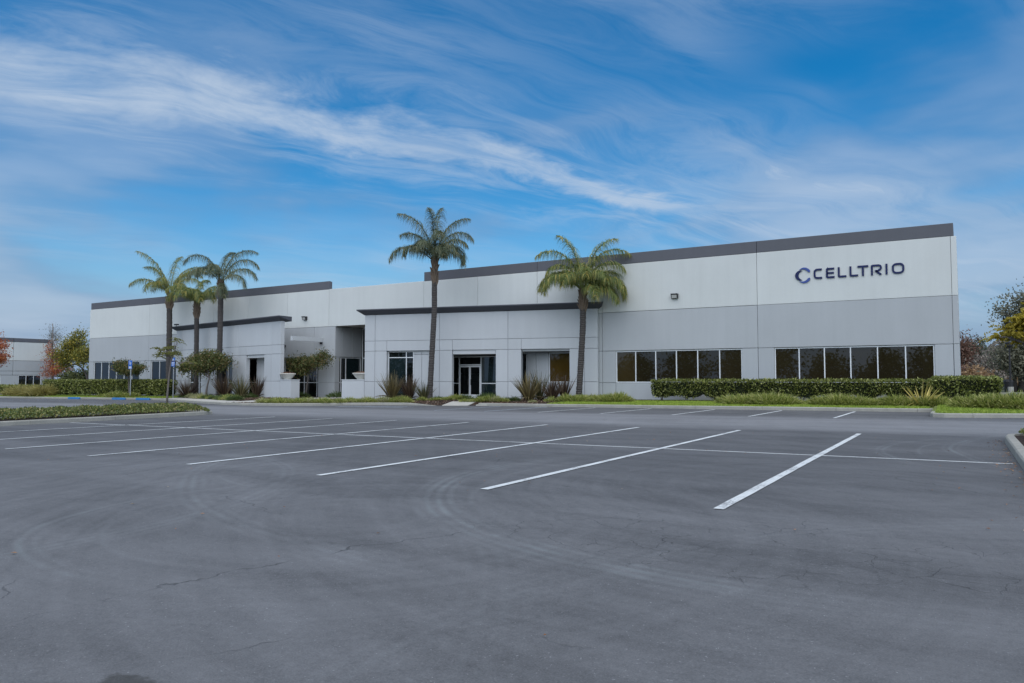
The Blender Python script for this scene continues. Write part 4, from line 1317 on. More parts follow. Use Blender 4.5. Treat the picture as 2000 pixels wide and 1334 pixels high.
# ------------------------------------------------------------------ hedges
def hedge(name, x0, x1, y0, y1, ztop, label, mat='hedge_leaf', dens=520, lsize=0.085, lift=0.16, gap=0.18, seed=1, zg=None, stems=True, taper=0.12):
    """clipped hedge: box with uneven faces; lower edge lifts between the stems"""
    rng = np.random.default_rng(seed)
    cx, cy = (x0 + x1) / 2, (y0 + y1) / 2
    zg = zg or gl
    t = thing(name, label, 'hedge', (cx, cy, zg(cx, cy)))
    Lx, Ly = x1 - x0, y1 - y0

    def zbot(x, y):
        w = abs(np.sin((x - x0) * math.pi / 1.5 + 0.6))
        return np.array([zg(a, b) for a, b in zip(x, y)]) + lift + gap * (1 - w) + 0.06 * np.sin(x * 5.1)

    def bulge(x, z):
        return 0.05 * np.sin(x * 2.3 + z * 3) + 0.035 * np.sin(x * 5.7 - z * 4 + 1.3) + 0.02 * np.sin(x * 11 + z * 9)
    H = ztop - zg(cx, cy)
    Ps = []; Ns = []
    n = int(Lx * H * dens)
    for yy, s in ((y0, -1), (y1, 1)):
        x = rng.uniform(x0, x1, n); tt = rng.uniform(0, 1, n)
        zb = zbot(x, np.full(n, yy)); z = zb + (ztop - zb) * tt
        y = yy + s * bulge(x, z) - s * taper * (1 - tt) ** 1.5 + s * rng.normal(0, 0.035, n)
        Ps.append(np.stack([x, y, z], 1)); Ns.append(np.tile([0, s * 0.8, 0.4], (n, 1)))
        if s > 0 : Ps[-1] = Ps[-1][::3]; Ns[-1] = Ns[-1][::3]
    n2 = int(Lx * Ly * dens)
    x = rng.uniform(x0, x1, n2); y = rng.uniform(y0, y1, n2)
    Ps.append(np.stack([x, y, ztop + 0.5 * bulge(x, y) + rng.normal(0, 0.03, n2)], 1)); Ns.append(np.tile([0, 0, 0.9], (n2, 1)))
    n3 = int(Ly * H * dens)
    for xx, s in ((x0, -1), (x1, 1)):
        y = rng.uniform(y0, y1, n3); tt = rng.uniform(0, 1, n3)
        zb = zbot(np.full(n3, xx), y); z = zb + (ztop - zb) * tt
        xq = xx + s * bulge(y * 1.7, z) - s * taper * 2 * (1 - tt) ** 1.5 + s * rng.normal(0, 0.035, n3)
        Ps.append(np.stack([xq, y, z], 1)); Ns.append(np.tile([s * 0.8, 0, 0.4], (n3, 1)))
    # stray shoots on top
    ns = int(Lx * 10)
    x = rng.uniform(x0, x1, ns); y = rng.uniform(y0, y1, ns)
    Ps.append(np.stack([x, y, ztop + rng.uniform(0.03, 0.11, ns)], 1)); Ns.append(np.tile([0, 0, 1.0], (ns, 1)))
    P = np.concatenate(Ps); N = np.concatenate(Ns)
    V, F = leaves(P, lsize, 0.55, 0.1, rng, N)
    partq('foliage', V, F, mat, t)
    # near-black box painting the shade between leaves, following the same lower edge
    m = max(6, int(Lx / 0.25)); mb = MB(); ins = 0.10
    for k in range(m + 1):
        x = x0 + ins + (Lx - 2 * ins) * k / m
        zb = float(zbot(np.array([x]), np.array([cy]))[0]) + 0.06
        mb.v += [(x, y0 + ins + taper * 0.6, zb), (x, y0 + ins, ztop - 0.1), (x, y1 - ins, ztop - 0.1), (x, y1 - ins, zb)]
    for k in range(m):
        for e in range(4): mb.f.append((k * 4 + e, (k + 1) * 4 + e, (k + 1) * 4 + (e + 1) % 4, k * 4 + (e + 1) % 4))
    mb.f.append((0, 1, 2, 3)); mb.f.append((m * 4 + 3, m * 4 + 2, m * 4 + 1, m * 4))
    part('inner_shade', mb, 'hedge_core', t)
    if stems:
        for k in range(int(Lx / 1.5) + 1):
            x = x0 + 0.35 + k * 1.5 + rng.uniform(-0.15, 0.15)
            if x > x1 - 0.2: continue
            g0 = zg(x, cy)
            mb = MB()
            for q in range(3):
                a = rng.uniform(-0.22, 0.22); b = rng.uniform(-0.2, 0.2)
                mb.tube([(x + a * 0.15, cy + b * 0.2, g0 - 0.05), (x + a * 0.6, cy + b * 0.6, g0 + 0.25), (x + a, cy + b, g0 + 0.6)], [0.03, 0.024, 0.016], 5)
            part('stem', mb, 'bark_grey', t)
    return t


hedge('hedge', WX(1273, 39.9), -0.6, 39.75, 40.95, 1.27, 'long clipped green hedge below the right hand windows', seed=3, dens=330, lsize=0.105)
hedge('hedge', WX(1818, 37.9), WX(1949, 39.4), 37.9, 41.2, 1.39, 'tall thick end of clipped hedge at the right corner of the building', seed=4, lift=0.05, gap=0.08, dens=320, lsize=0.11)
hedge('hedge', WX(80, 38.6), WX(338, 39.6), 38.9, 40.1, 1.22, 'clipped green hedge below the left hand windows', seed=5, dens=230, lsize=0.14)


# low planting on the lot islands
def ground_cover(name, label, x0f, x1f, y0, y1, h, mat, dens, lsize, seed, base):
    rng = np.random.default_rng(seed)
    n = int((y1 - y0) * 2.4 * dens)
    y = rng.uniform(y0, y1, n); u = rng.uniform(0, 1, n)
    x = np.array([x0f(b) + (x1f(b) - x0f(b)) * a for a, b in zip(u, y)])
    lump = 0.84 + 0.06 * np.sin(y * 1.3) * np.sin(x * 2.7 + 1) + 0.05 * np.sin(y * 6.3 + x * 5) + rng.uniform(-0.05, 0.12, n)
    prof = np.sin(np.clip(u, 0.03, 0.97) * math.pi) ** 0.35
    endp = np.clip((y1 - y) / 0.5, 0.3, 1) ** 0.5
    top = h * lump * prof * endp
    z = np.array([base(a) for a in x]) + top * rng.uniform(0.25, 1.0, n) ** 0.5
    P = np.stack([x, y, z], 1)
    V, F = leaves(P, lsize, 0.5, 0.7, rng)
    t = thing(name, label, 'shrubs', (float(x.mean()), (y0 + y1) / 2, base(float(x.mean()))))
    partq('foliage', V, F, mat, t)
    # woody stems
    mb = MB()
    for k in range(int((y1 - y0) * 9)):
        yy = rng.uniform(y0, y1); uu = rng.uniform(0.05, 0.95); xx = x0f(yy) + (x1f(yy) - x0f(yy)) * uu
        b = base(xx); mb.tube([(xx, yy, b - 0.03), (xx + rng.uniform(-.1, .1), yy + rng.uniform(-.1, .1), b + h * 0.7)], [0.012, 0.006], 4)
    part('stem', mb, 'bark_dark', t)
    return t


isl = lambda x: gz(x) + 0.11
ground_cover('low_shrub_row', 'low leafy green shrubs filling the kerbed island at left', lambda y: -29.35 - (0.35 if y > 17 else 0), lambda y: -26.98 - max(0, (y - 12) * 0.075), 4.0, 20.7, 0.45, 'island_leaf', 850, 0.09, 21, isl)
ground_cover('low_shrub_row', 'low leafy shrubs on the kerbed island at the right edge', lambda y: 1.05, lambda y: 4.2, 6.0, 19.9, 0.42, 'island_leaf', 330, 0.085, 22, isl)


# ------------------------------------------------------------------ grass clumps
def mound_mesh(name, r, h, n, seed, bl=0.22, w=0.014, spiky=0.5):
    rng = np.random.default_rng(seed)
    a = rng.uniform(0, 2 * math.pi, n); q = np.sqrt(rng.uniform(0, 1, n))
    x, y = q * r * np.cos(a), q * r * np.sin(a)
    z = h * np.sqrt(np.clip(1 - q ** 2, 0, 1)) * rng.uniform(0.35, 1.0, n) * 0.72
    d = np.stack([x / r * 0.9, y / r * 0.9, np.full(n, 0.75)], 1) + rng.normal(0, 0.35, (n, 3)) * spiky
    d /= np.linalg.norm(d, axis=1)[:, None]
    V, F = blades(np.stack([x, y, z], 1), d, bl * rng.uniform(0.7, 1.3, n), w, rng, 3, 0.9)
    return quads_mesh(name, V, F)


MOUND = {}
for mt in ('mound_blade', 'pale_mound_blade', 'dark_mound_blade'):
    MOUND[mt] = []
    for k in range(3):
        me = mound_mesh('grass_clump', 0.36, 0.28, 300, 40 + k, 0.20, 0.030, 0.8); me.materials.append(MATS[mt]); MOUND[mt].append(me)
BIG = []
for k in range(3):
    me = mound_mesh('grass_clump', 0.75, 0.50, 950, 60 + k, 0.30, 0.036, 0.8); me.materials.append(MATS['mound_blade']); BIG.append(me)


def clump(x, y, me, s, label, group, zf=None):
    o = bpy.data.objects.new('grass_clump', me); COL.objects.link(o)
    o.location = (x, y, (zf or gl)(x, y) - 0.02); o.rotation_euler = (0, 0, random.uniform(0, 6.28))
    sx = s * random.uniform(0.88, 1.14); o.scale = (sx, s * random.uniform(0.88, 1.14), s * random.uniform(0.85, 1.2))
    return tag(o, label, 'grass clump', group)


rr = random.Random(5)
# front bed between kerb and entrance court
for i in range(26):
    x = -36.2 + i * 0.33 + rr.uniform(-0.1, 0.1)
    for dy in ((0.55, 1.25) if i % 2 else (0.8, 1.65)):
        if x > -30 and dy > 1.2: continue
        mt = rr.choice(['mound_blade', 'mound_blade', 'pale_mound_blade'])
        clump(x, ky(x) + dy + rr.uniform(-0.12, 0.12), rr.choice(MOUND[mt]), rr.uniform(0.75, 1.15), 'small rounded grass clump in the bed by the front kerb of the entrance court', 'grass clumps in the front bed')
for i in range(17):
    x = -54.6 + i * 0.78 + rr.uniform(-0.15, 0.15)
    mt = rr.choice(['mound_blade', 'dark_mound_blade', 'pale_mound_blade'])
    clump(x, ky(x) + 2.15 + rr.uniform(-0.15, 0.25), rr.choice(MOUND[mt]), rr.uniform(0.9, 1.35), 'small grass clump in the row behind the curved left sidewalk', 'grass clumps behind the left sidewalk')
for px, Y, s, mt in ((846, 37.2, .8, 'mound_blade'), (857, 37.4, 1.0, 'dark_mound_blade'), (868, 37.0, .8, 'mound_blade'), (878, 36.9, .9, 'mound_blade'), (889, 37.4, 1.15, 'mound_blade'), (899, 37.5, 1.2, 'mound_blade'), (910, 37.6, 1.1, 'dark_mound_blade'), (825, 36.8, .8, 'mound_blade'), (853, 36.4, .7, 'mound_blade')):
    clump(WX(px, Y), Y, MOUND[mt][0], s, 'grass clump in the mulch left of the walk to the glass doors', 'grass clumps left of the walk')
for px, Y, s, mt in ((930, 36.2, .9, 'mound_blade'), (943, 36.4, 1.1, 'mound_blade'), (956, 36.6, 1.1, 'mound_blade'), (968, 36.7, 1.0, 'pale_mound_blade'), (979, 36.8, 1.0, 'mound_blade'), (992, 37.6, .9, 'dark_mound_blade'), (1004, 37.8, .9, 'dark_mound_blade'), (1076, 37.4, .9, 'mound_blade'), (1040, 36.5, .6, 'pale_mound_blade'), (945, 38.6, 1.2, 'dark_mound_blade'), (960, 38.8, 1.2, 'dark_mound_blade'), (907, 35.9, .8, 'mound_blade')):
    clump(WX(px, Y), Y, MOUND[mt][1], s, 'grass clump in the bed right of the walk to the glass doors', 'grass clumps right of the walk')
for px, Y, s in ((1108, 37.6, .75), (1128, 37.6, .8), (1142, 38.8, .8), (1160, 39.0, .7), (1172, 37.9, .8), (1188, 37.6, .85), (1206, 37.8, .95), (1219, 38.2, .7)):
    clump(WX(px, Y), Y, rr.choice(BIG), s, 'bright green grass mound by the right end of the right portico', 'grass mounds at the portico corner')
for px, Y, s in ((1425, 37.4, .85), (1440, 36.8, .95), (1458, 37.2, .95), (1486, 36.9, .9), (1502, 36.6, 1.0), (1522, 36.8, 1.0), (1540, 37.2, .8)):
    clump(WX(px, Y), Y, rr.choice(BIG), s, 'grass mound in the lawn before the middle of the long hedge', 'grass mounds before the long hedge')
for k in range(15):
    px = 1602 + k * 16; Y = 37.0 + rr.uniform(-0.2, 0.2)
    clump(WX(px, Y), Y, rr.choice(BIG), rr.uniform(.7, .95), 'grass mound in the row left of the tall hedge end', 'grass mounds in the right lawn row')
for px, Y, s in ((1893, 34.6, .9), (1912, 34.8, 1.0), (1932, 34.4, 1.05), (1952, 34.6, 1.0), (1972, 34.2, 1.0), (1992, 34.3, 1.0), (2008, 33.8, 1.0), (1925, 35.6, 1.0), (1960, 35.6, 1.0), (1985, 35.4, .9)):
    clump(WX(px, Y), Y, rr.choice(BIG), s, 'leafy grass mound on the lawn corner at the right edge', 'grass mounds on the corner lawn')
for px, Y, s in ((220, 37.9, .8), (232, 38.0, .9), (245, 37.9, 1.0), (262, 38.0, .8), (205, 38.1, .7)):
    clump(WX(px, Y), Y, rr.choice(BIG), s, 'grass mound on the left lawn before the left hedge', 'grass mounds on the left lawn')
DRY = []
for k in range(2):
    me = mound_mesh('dry_grass_clump', 0.62, 0.75, 330, 80 + k, 0.75, 0.05, 0.9); me.materials.append(MATS['dry_grass']); DRY.append(me)
for px in (20, 30, 42, 52, 62, 72, 82, 90):
    o = clump(WX(px, 37.9), 37.9 + rr.uniform(-.3, .3), rr.choice(DRY), rr.uniform(.9, 1.2), 'yellowish tall grass clump at the far left end of the left hedge', 'yellow grass clumps at far left')
    o.name = 'dry_grass_clump'


# ------------------------------------------------------------------ flax and yucca
def flax(px, Y, h, n, mat, label, seed, spread=0.75, group='flax clumps at the porticos', w=0.055, name='flax_plant'):
    rng = np.random.default_rng(seed)
    n = int(n * 1.9); w = w * 1.2
    x = WX(px, Y); z = gl(x, Y) - 0.03
    a = rng.uniform(0, 2 * math.pi, n); q = rng.uniform(0, 1, n) ** 0.75 * spread
    d = np.stack([np.cos(a) * q, np.sin(a) * q, np.ones(n)], 1); d /= np.linalg.norm(d, axis=1)[:, None]
    base = np.stack([np.cos(a) * q * 0.14, np.sin(a) * q * 0.14, np.zeros(n)], 1)
    V, F = blades(base, d, h * rng.uniform(0.6, 1.12, n), w * rng.uniform(0.7, 1.2, n), rng, 5, 0.30)
    # a few broken, bent leaves
    k = n // 7
    a = rng.uniform(0, 2 * math.pi, k); d2 = np.stack([np.cos(a) * 0.9, np.sin(a) * 0.9, np.full(k, 0.7)], 1); d2 /= np.linalg.norm(d2, axis=1)[:, None]
    V2, F2 = blades(np.zeros((k, 3)), d2, h * 0.8, w, rng, 5, 1.5)
    V = np.concatenate([V, V2]); F = np.concatenate([F, F2 + len(V) - len(V2)])
    o = link(name, quads_mesh(name, V, F), mat, None, (x, Y, z))
    return tag(o, label, 'plant', group)


flax(767, 37.1, 1.85, 85, 'flax_leaf', 'largest yellowish flax clump before the portico window left of the tall palm', 1)
flax(800, 37.6, 1.6, 75, 'flax_dark_leaf', 'reddish flax clump between the yellowish flax and the tall palm', 2, 0.65)
flax(830, 37.7, 1.25, 42, 'flax_olive_leaf', 'small olive flax clump right behind the tall palm trunk', 3, 0.8)
flax(1033, 38.6, 1.7, 95, 'flax_leaf', 'olive brown flax clump at the left of the open portico bay', 4, 0.8)
flax(1055, 39.4, 1.85, 45, 'flax_olive_leaf', 'tall green flax in the middle of the open portico bay', 5, 0.55)
flax(1078, 39.0, 1.35, 75, 'flax_dark_leaf', 'dark brown flax clump at the right of the open portico bay', 6, 0.7)
flax(1102, 39.6, 1.5, 60, 'flax_dark_leaf', 'dark narrow flax clump against the last pier of the right portico', 7, 0.5)
flax(368, 38.4, 1.75, 80, 'flax_dark_leaf', 'spreading dark flax clump at the left end of the left portico', 8, 1.0)
flax(440, 37.9, 2.05, 85, 'flax_dark_leaf', 'large brown flax clump at the foot of the tallest left palm', 9, 0.75)
flax(472, 37.7, 1.8, 70, 'flax_olive_leaf', 'olive flax clump before the pier of the left portico', 10, 0.8)
flax(503, 38.6, 1.75, 55, 'flax_dark_leaf', 'dark flax clump inside the open bay of the left portico', 11, 0.55)
flax(1797, 36.75, 1.2, 13, 'yucca_leaf', 'yellow spiky yucca before the tall hedge end', 12, 1.0, None, 0.085, 'yucca_plant')
for px, Y, s in ((456, 38.4, 1.2), (488, 38.6, 1.5), (494, 38.0, 1.0), (660, 39.8, 1.7), (590, 39.9, 1.4)):
    clump(WX(px, Y), Y, MOUND['dark_mound_blade'][2], s, 'dark green low shrub at the foot of the entrance walls', 'dark shrubs at the entrance walls')


# ------------------------------------------------------------------ trees
def limb_path(a, b, rng, n=5, wob=0.08):
    a, b = np.array(a, float), np.array(b, float); L = np.linalg.norm(b - a)
    out = []
    for k in range(n + 1):
        t = k / n
        q = a + (b - a) * t
        if 0 < k < n: q = q + rng.normal(0, wob * L, 3) * np.array([1, 1, 0.4])
        out.append(q)
    return out


def tree(name, label, cat, base, trunk_top, lobes, leaf, lsize, nleaf, bark, r0, seed, clusters=26, csize=0.28, aspect=0.5, group=None, trunk_pts=None, feather=False, bare=0.0):
    """lobes: list of ((cx,cy,cz),(rx,ry,rz)); limbs run from the trunk into every lobe, leaf clusters sit through the lobes' outer volume"""
    rng = np.random.default_rng(seed)
    t = thing(name, label, cat, base, group)
    path = trunk_pts or limb_path(base, trunk_top, rng, 6, 0.02)
    path = [np.array(p, float) for p in path]
    path[0] = path[0] - np.array([0, 0, 0.1])
    mb = MB().tube(path, [r0 * (1.25 if k == 0 else 1.0 - 0.78 * k / len(path)) for k in range(len(path))], 8)
    top = path[-1]
    tot = sum(l[1][0] * l[1][1] * l[1][2] for l in lobes) ** (1 / 1.0)
    VV, FF, off = [], [], 0
    for (c, rad) in lobes:
        c = np.array(c, float); rad = np.array(rad, float)
        frac = rad.prod() / tot
        nc = max(5, int(clusters * frac + 0.5))
        u_ = rng.normal(size=(nc, 3)); u_ /= np.linalg.norm(u_, axis=1)[:, None]
        cc = c + u_ * rad * (rng.uniform(0.35, 1.0, nc) ** 0.6)[:, None]
        # main limb into the lobe, then twigs to the clusters
        hub = c - np.array([0, 0, rad[2] * 0.35])
        start = path[-1] if rng.uniform() < 0.6 or len(path) < 4 else path[-2]
        mp = limb_path(start, hub, rng, 4, 0.06)
        mb.tube(mp, [r0 * 0.5 * (1 - 0.55 * k / 4) for k in range(5)], 6)
        for q in cc:
            s = mp[rng.integers(2, 5)]
            tp = limb_path(s, q, rng, 3, 0.08)
            mb.tube(tp, [r0 * 0.20, r0 * 0.14, r0 * 0.09, r0 * 0.035], 4, cap=False)
            for _ in range(2 if bare else 0):
                e = q + rng.normal(0, csize, 3) * 1.2
                mb.tube(limb_path(tp[1], e, rng, 2, 0.08), [r0 * 0.10, r0 * 0.06, r0 * 0.02], 3, cap=False)
        per = max(4, int(nleaf * frac / nc * (1 - bare)))
        for q in cc:
            k = max(3, int(per * rng.uniform(0.45, 1.5)))
            sc = csize * rng.uniform(0.7, 1.4)
            if feather:
                # compound leaves: sprays of leaflets along drooping rachises
                nr = max(3, k // 18); P = []
                for _ in range(nr):
                    d = rng.normal(size=3); d[2] = abs(d[2]) * 0.35; d /= np.linalg.norm(d)
                    tt = np.linspace(0.1, 1, 18)[:, None]
                    P.append(q + d * tt * sc * 2.0 + np.array([0, 0, -1]) * tt ** 2 * sc * 0.9 + rng.normal(0, 0.05 * sc, (18, 3)))
                P = np.concatenate(P)
            else:
                P = q + rng.normal(0, 1, (k, 3)) * sc * np.array([1, 1, 0.72])
            V, F = leaves(P, lsize, aspect, 0.05, rng)
            VV.append(V); FF.append(F + off); off += len(V)
    part('trunk', mb, bark, t, smooth=True)
    partq('crown', np.concatenate(VV), np.concatenate(FF), leaf, t)
    return t


def P3(px, py, Y, dy=0.0):
    x, z = pz(px, py, Y); return (x, Y + dy, z)


def lobe(px, py, Y, wpx, hpx, depth=None):
    """ellipsoid at a photo position with half sizes given in photo pixels"""
    x, z = pz(px, py, Y)
    dist = float(np.dot(np.array([x, Y, z - CAM_H]), _F)); m = dist / FPX
    return ((x, Y, z), (wpx * m, (depth or wpx) * m, hpx * m))


# clipped photinia trees
Y = 37.8
b = P3(403, 773, Y); tree('photinia_tree', 'round headed small tree with reddish tips before the left portico', 'tree', (b[0], Y, gl(b[0], Y)), None,
    [lobe(376, 712, Y, 22, 17), lobe(400, 703, Y, 24, 18), lobe(425, 707, Y, 19, 18), lobe(397, 716, Y, 26, 11)], 'photinia_leaf', 0.15, 11500, 'bark_grey', 0.09, 31, clusters=100, csize=0.26,
    trunk_pts=[P3(403, 777, Y), P3(403, 765, Y), P3(405, 752, Y), P3(409, 738, Y), P3(406, 724, Y)])
Y = 40.6
b = P3(600, 777, Y); tree('photinia_tree', 'two lobed small tree in the entrance court beside the left stone bowl', 'tree', (b[0], Y, gl(b[0], Y)), None,
    [lobe(577, 712, Y, 15, 13), lobe(597, 708, Y, 16, 13), lobe(632, 701, Y, 15, 15), lobe(590, 720, Y, 22, 7), lobe(615, 708, Y, 14, 9)], 'photinia_leaf', 0.13, 8000, 'bark_grey', 0.085, 32, clusters=85, csize=0.22,
    trunk_pts=[P3(598, 779, Y), P3(598, 765, Y), P3(600, 750, Y), P3(602, 738, Y), P3(601, 728, Y)])
Y = 38.6
b = P3(247, 771, Y); tree('photinia_tree', 'small flat topped tree before the left hedge', 'tree', (b[0], Y, gl(b[0], Y)), None,
    [lobe(240, 716, Y, 17, 11), lobe(262, 718, Y, 17, 10), lobe(250, 722, Y, 22, 8)], 'photinia_leaf', 0.15, 5200, 'bark_grey', 0.07, 33, clusters=64, csize=0.24,
    trunk_pts=[P3(251, 774, Y), P3(252, 762, Y), P3(251, 745, Y), P3(250, 728, Y)])
# slender sapling on the left island
Y = 19.6
b = P3(325, 806, Y); tree('sapling', 'slender young tree with feathery yellow green leaves on the left island', 'tree', (b[0], Y, isl(b[0])), None,
    [lobe(318, 693, Y, 16, 6, 10), lobe(340, 690, Y, 14, 6, 10), lobe(345, 664, Y, 8, 4, 6), lobe(372, 708, Y, 12, 6, 8), lobe(310, 682, Y, 8, 4, 6), lobe(330, 680, Y, 12, 5, 8)], 'feather_leaf', 0.065, 3000, 'bark_grey', 0.05, 34, clusters=44, csize=0.13, feather=True, aspect=0.4,
    trunk_pts=[P3(325, 806, Y), P3(327, 770, Y), P3(330, 735, Y), P3(334, 705, Y), P3(337, 690, Y)])

# trees at the far left
Y = 75.0
tree('sweetgum_tree', 'sweetgum with red lower leaves and bare grey top beside the far building', 'tree', P3(102, 757, Y), None,
     [lobe(100, 725, Y, 16, 12), lobe(108, 700, Y, 16, 16), lobe(118, 720, Y, 20, 10), lobe(100, 682, Y, 10, 10), lobe(125, 702, Y, 12, 10)], 'red_leaf', 0.24, 5600, 'bark_grey', 0.15, 41, clusters=110, csize=0.5,
     trunk_pts=[P3(102, 757, Y), P3(102, 735, Y), P3(103, 700, Y), P3(103, 660, Y), P3(103, 632, Y)])
tree('bare_tree', 'bare twiggy grey treetop rising behind the red sweetgum', 'tree', P3(104, 757, Y + 2), None,
     [lobe(103, 650, Y + 2, 14, 22), lobe(110, 660, Y + 2, 15, 16), lobe(98, 665, Y + 2, 12, 12)], 'dull_leaf', 0.22, 700, 'bark_grey', 0.11, 42, clusters=80, csize=0.5, bare=0.35,
     trunk_pts=[P3(104, 757, Y + 2), P3(104, 720, Y + 2), P3(104, 690, Y + 2), P3(103, 665, Y + 2)])
Y = 58.0
tree('broadleaf_tree', 'yellow green feathery tree left of the office building corner', 'tree', P3(160, 757, Y), None,
     [lobe(128, 700, Y, 17, 16), lobe(140, 672, Y, 17, 15), lobe(155, 660, Y, 12, 11), lobe(165, 700, Y, 14, 16), lobe(145, 690, Y, 18, 14), lobe(168, 682, Y, 10, 10)], 'olive_leaf', 0.27, 8600, 'bark_dark', 0.18, 43, clusters=120, csize=0.55,
     trunk_pts=[P3(172, 757, Y), P3(170, 735, Y), P3(163, 722, Y), P3(152, 712, Y)])
tree('broadleaf_tree', 'low dark green bush tree under the yellow green tree', 'tree', P3(145, 757, Y + 5), None,
     [lobe(130, 738, Y + 5, 14, 10), lobe(155, 740, Y + 5, 18, 12), lobe(172, 735, Y + 5, 12, 14)], 'back_leaf', 0.42, 2000, 'bark_dark', 0.16, 44, clusters=50, csize=0.8)  if False else None
Y = 40.0
tree('sweetgum_tree', 'red leaved sweetgum cut by the left edge of the picture', 'tree', P3(-22, 770, Y), None,
     [lobe(-16, 700, Y, 26, 12), lobe(-18, 672, Y, 22, 12), lobe(-25, 655, Y, 18, 12), lobe(-2, 697, Y, 14, 8), lobe(-4, 675, Y, 13, 7)], 'red_leaf', 0.19, 6000, 'bark_grey', 0.15, 45, clusters=110, csize=0.34)


def bush(name, label, lobes, mat, lsize, n, seed, cat='bush', group=None):
    """leafy mass of several lobes with a stem, for far greenery"""
    c = lobes[0][0]
    base = (c[0], c[1], gz(c[0]))
    return tree(name, label, cat, base, (c[0], c[1], c[2] - lobes[0][1][2] * 0.5), lobes, mat, lsize, n, 'bark_dark', 0.12, seed, clusters=40, csize=0.5, group=group)


Y = 62.0
bush('bush', 'dark green bush under the yellow green tree by the office corner', [lobe(132, 738, Y, 14, 11), lobe(155, 739, Y, 16, 13), lobe(172, 737, Y, 12, 12)], 'back_leaf', 0.42, 1800, 51)
hedge('hedge', WX(-40, 56), WX(72, 56), 56.0, 57.3, 0.35, 'dark low hedge below the far building at left', seed=6, dens=70, lsize=0.28, stems=False, lift=0.0, gap=0.0, zg=lambda x, y: gz(x))

# trees at the right
Y = 18.6; xb = WX(2085, Y)
tree('street_tree', 'tree with yellow feathery leaves reaching in from the right edge', 'tree', (xb, Y, isl(xb)), None,
     [lobe(1987, 656, Y, 22, 24), lobe(1962, 655, Y, 16, 8), lobe(1998, 622, Y, 18, 16), lobe(1975, 640, Y, 16, 10), lobe(2030, 640, Y, 40, 40), lobe(2070, 600, Y, 40, 40), lobe(2110, 640, Y, 40, 40)], 'gold_leaf', 0.085, 17000, 'bark_grey', 0.10, 46, clusters=120, csize=0.13, feather=True, aspect=0.42,
     trunk_pts=[(xb, Y, 0.0), (xb, Y, 1.2), P3(2078, 700, Y), P3(2060, 665, Y)])
Y = 95.0
tree('oak_tree', 'dark tree with spreading crown behind the yellow leaves at right', 'tree', P3(1998, 766, Y), None,
     [lobe(1972, 604, Y, 14, 14), lobe(1998, 590, Y, 20, 18), lobe(1990, 700, Y, 26, 18), lobe(2030, 640, Y, 40, 60), lobe(1965, 620, Y, 10, 8), lobe(2010, 720, Y, 26, 20)], 'dull_leaf', 0.30, 15000, 'bark_dark', 0.42, 47, clusters=230, csize=0.62,
     trunk_pts=[P3(1998, 770, Y), P3(1997, 745, Y), P3(1992, 728, Y), P3(2000, 700, Y), P3(2006, 660, Y)])
tree('oak_tree', 'thin dark trunked tree left of the dark spreading tree', 'tree', P3(1981, 766, Y), None,
     [lobe(1978, 690, Y, 14, 14), lobe(1990, 700, Y, 14, 14), lobe(1968, 705, Y, 10, 10)], 'dull_leaf', 0.32, 2600, 'bark_dark', 0.25, 48, clusters=40, csize=0.8,
     trunk_pts=[P3(1982, 770, Y), P3(1982, 745, Y), P3(1979, 725, Y), P3(1978, 705, Y)])
Y = 130.0
tree('pine_tree', 'tall open grey green pine just right of the office corner', 'tree', P3(1903, 760, Y), None,
     [lobe(1900, 690, Y, 14, 12), lobe(1905, 675, Y, 10, 10), lobe(1898, 712, Y, 12, 10), lobe(1912, 700, Y, 9, 8)], 'pine_leaf', 0.38, 3600, 'bark_dark', 0.35, 49, clusters=60, csize=0.9,
     trunk_pts=[P3(1903, 764, Y), P3(1902, 730, Y), P3(1902, 700, Y), P3(1901, 680, Y)])
tree('broadleaf_tree', 'rusty leaved tree half hidden by the office corner', 'tree', P3(1879, 760, Y - 8), None,
     [lobe(1880, 700, Y - 8, 12, 20), lobe(1876, 676, Y - 8, 12, 14), lobe(1884, 720, Y - 8, 10, 12)], 'rust_leaf', 0.38, 3400, 'bark_dark', 0.3, 50, clusters=60, csize=0.9)
for k, (px, py, w, h, m, lab) in enumerate(((1940, 712, 20, 20, 'purple_leaf', 'grey purple bare tree left of the lamp post at right'), (1962, 700, 16, 22, 'purple_leaf', 'taller grey purple tree behind the lamp post at right'),
                                            (1925, 722, 12, 12, 'purple_leaf', 'lower grey purple tree beside the pine'), (1985, 722, 22, 18, 'dull_leaf', 'brown grey tree behind the dark trunks at right'))):
    Yk = 118.0 + 4 * k
    tree('distant_tree', lab, 'tree', P3(px, 760, Yk), None, [lobe(px, py, Yk, w, h), lobe(px - w * 0.4, py + h * 0.5, Yk, w * 0.8, h * 0.7), lobe(px + w * 0.3, py + h * 0.8, Yk, w * 0.9, h * 0.8)], m, 0.36, 3400, 'bark_dark', 0.25, 60 + k, clusters=60, csize=0.8)
for k, (px, py, w, h, m, lab) in enumerate(((1900, 733, 14, 9, 'tan_leaf', 'tan bush at the foot of the pine'), (1919, 735, 8, 9, 'tan_leaf', 'orange tan bush right of the pine'), (1882, 730, 8, 10, 'rust_leaf', 'rusty bush at the office corner'), (1940, 738, 22, 8, 'purple_leaf', 'low grey bush behind the tall hedge end'), (1990, 748, 10, 5, 'tan_leaf', 'small tan bush between the dark trunks'))):
    bush('bush', lab, [lobe(px, py, 112.0 + k, w, h), lobe(px + w * 0.5, py + 4, 112.0 + k, w * 0.7, h * 0.7)], m, 0.45, 700, 70 + k)
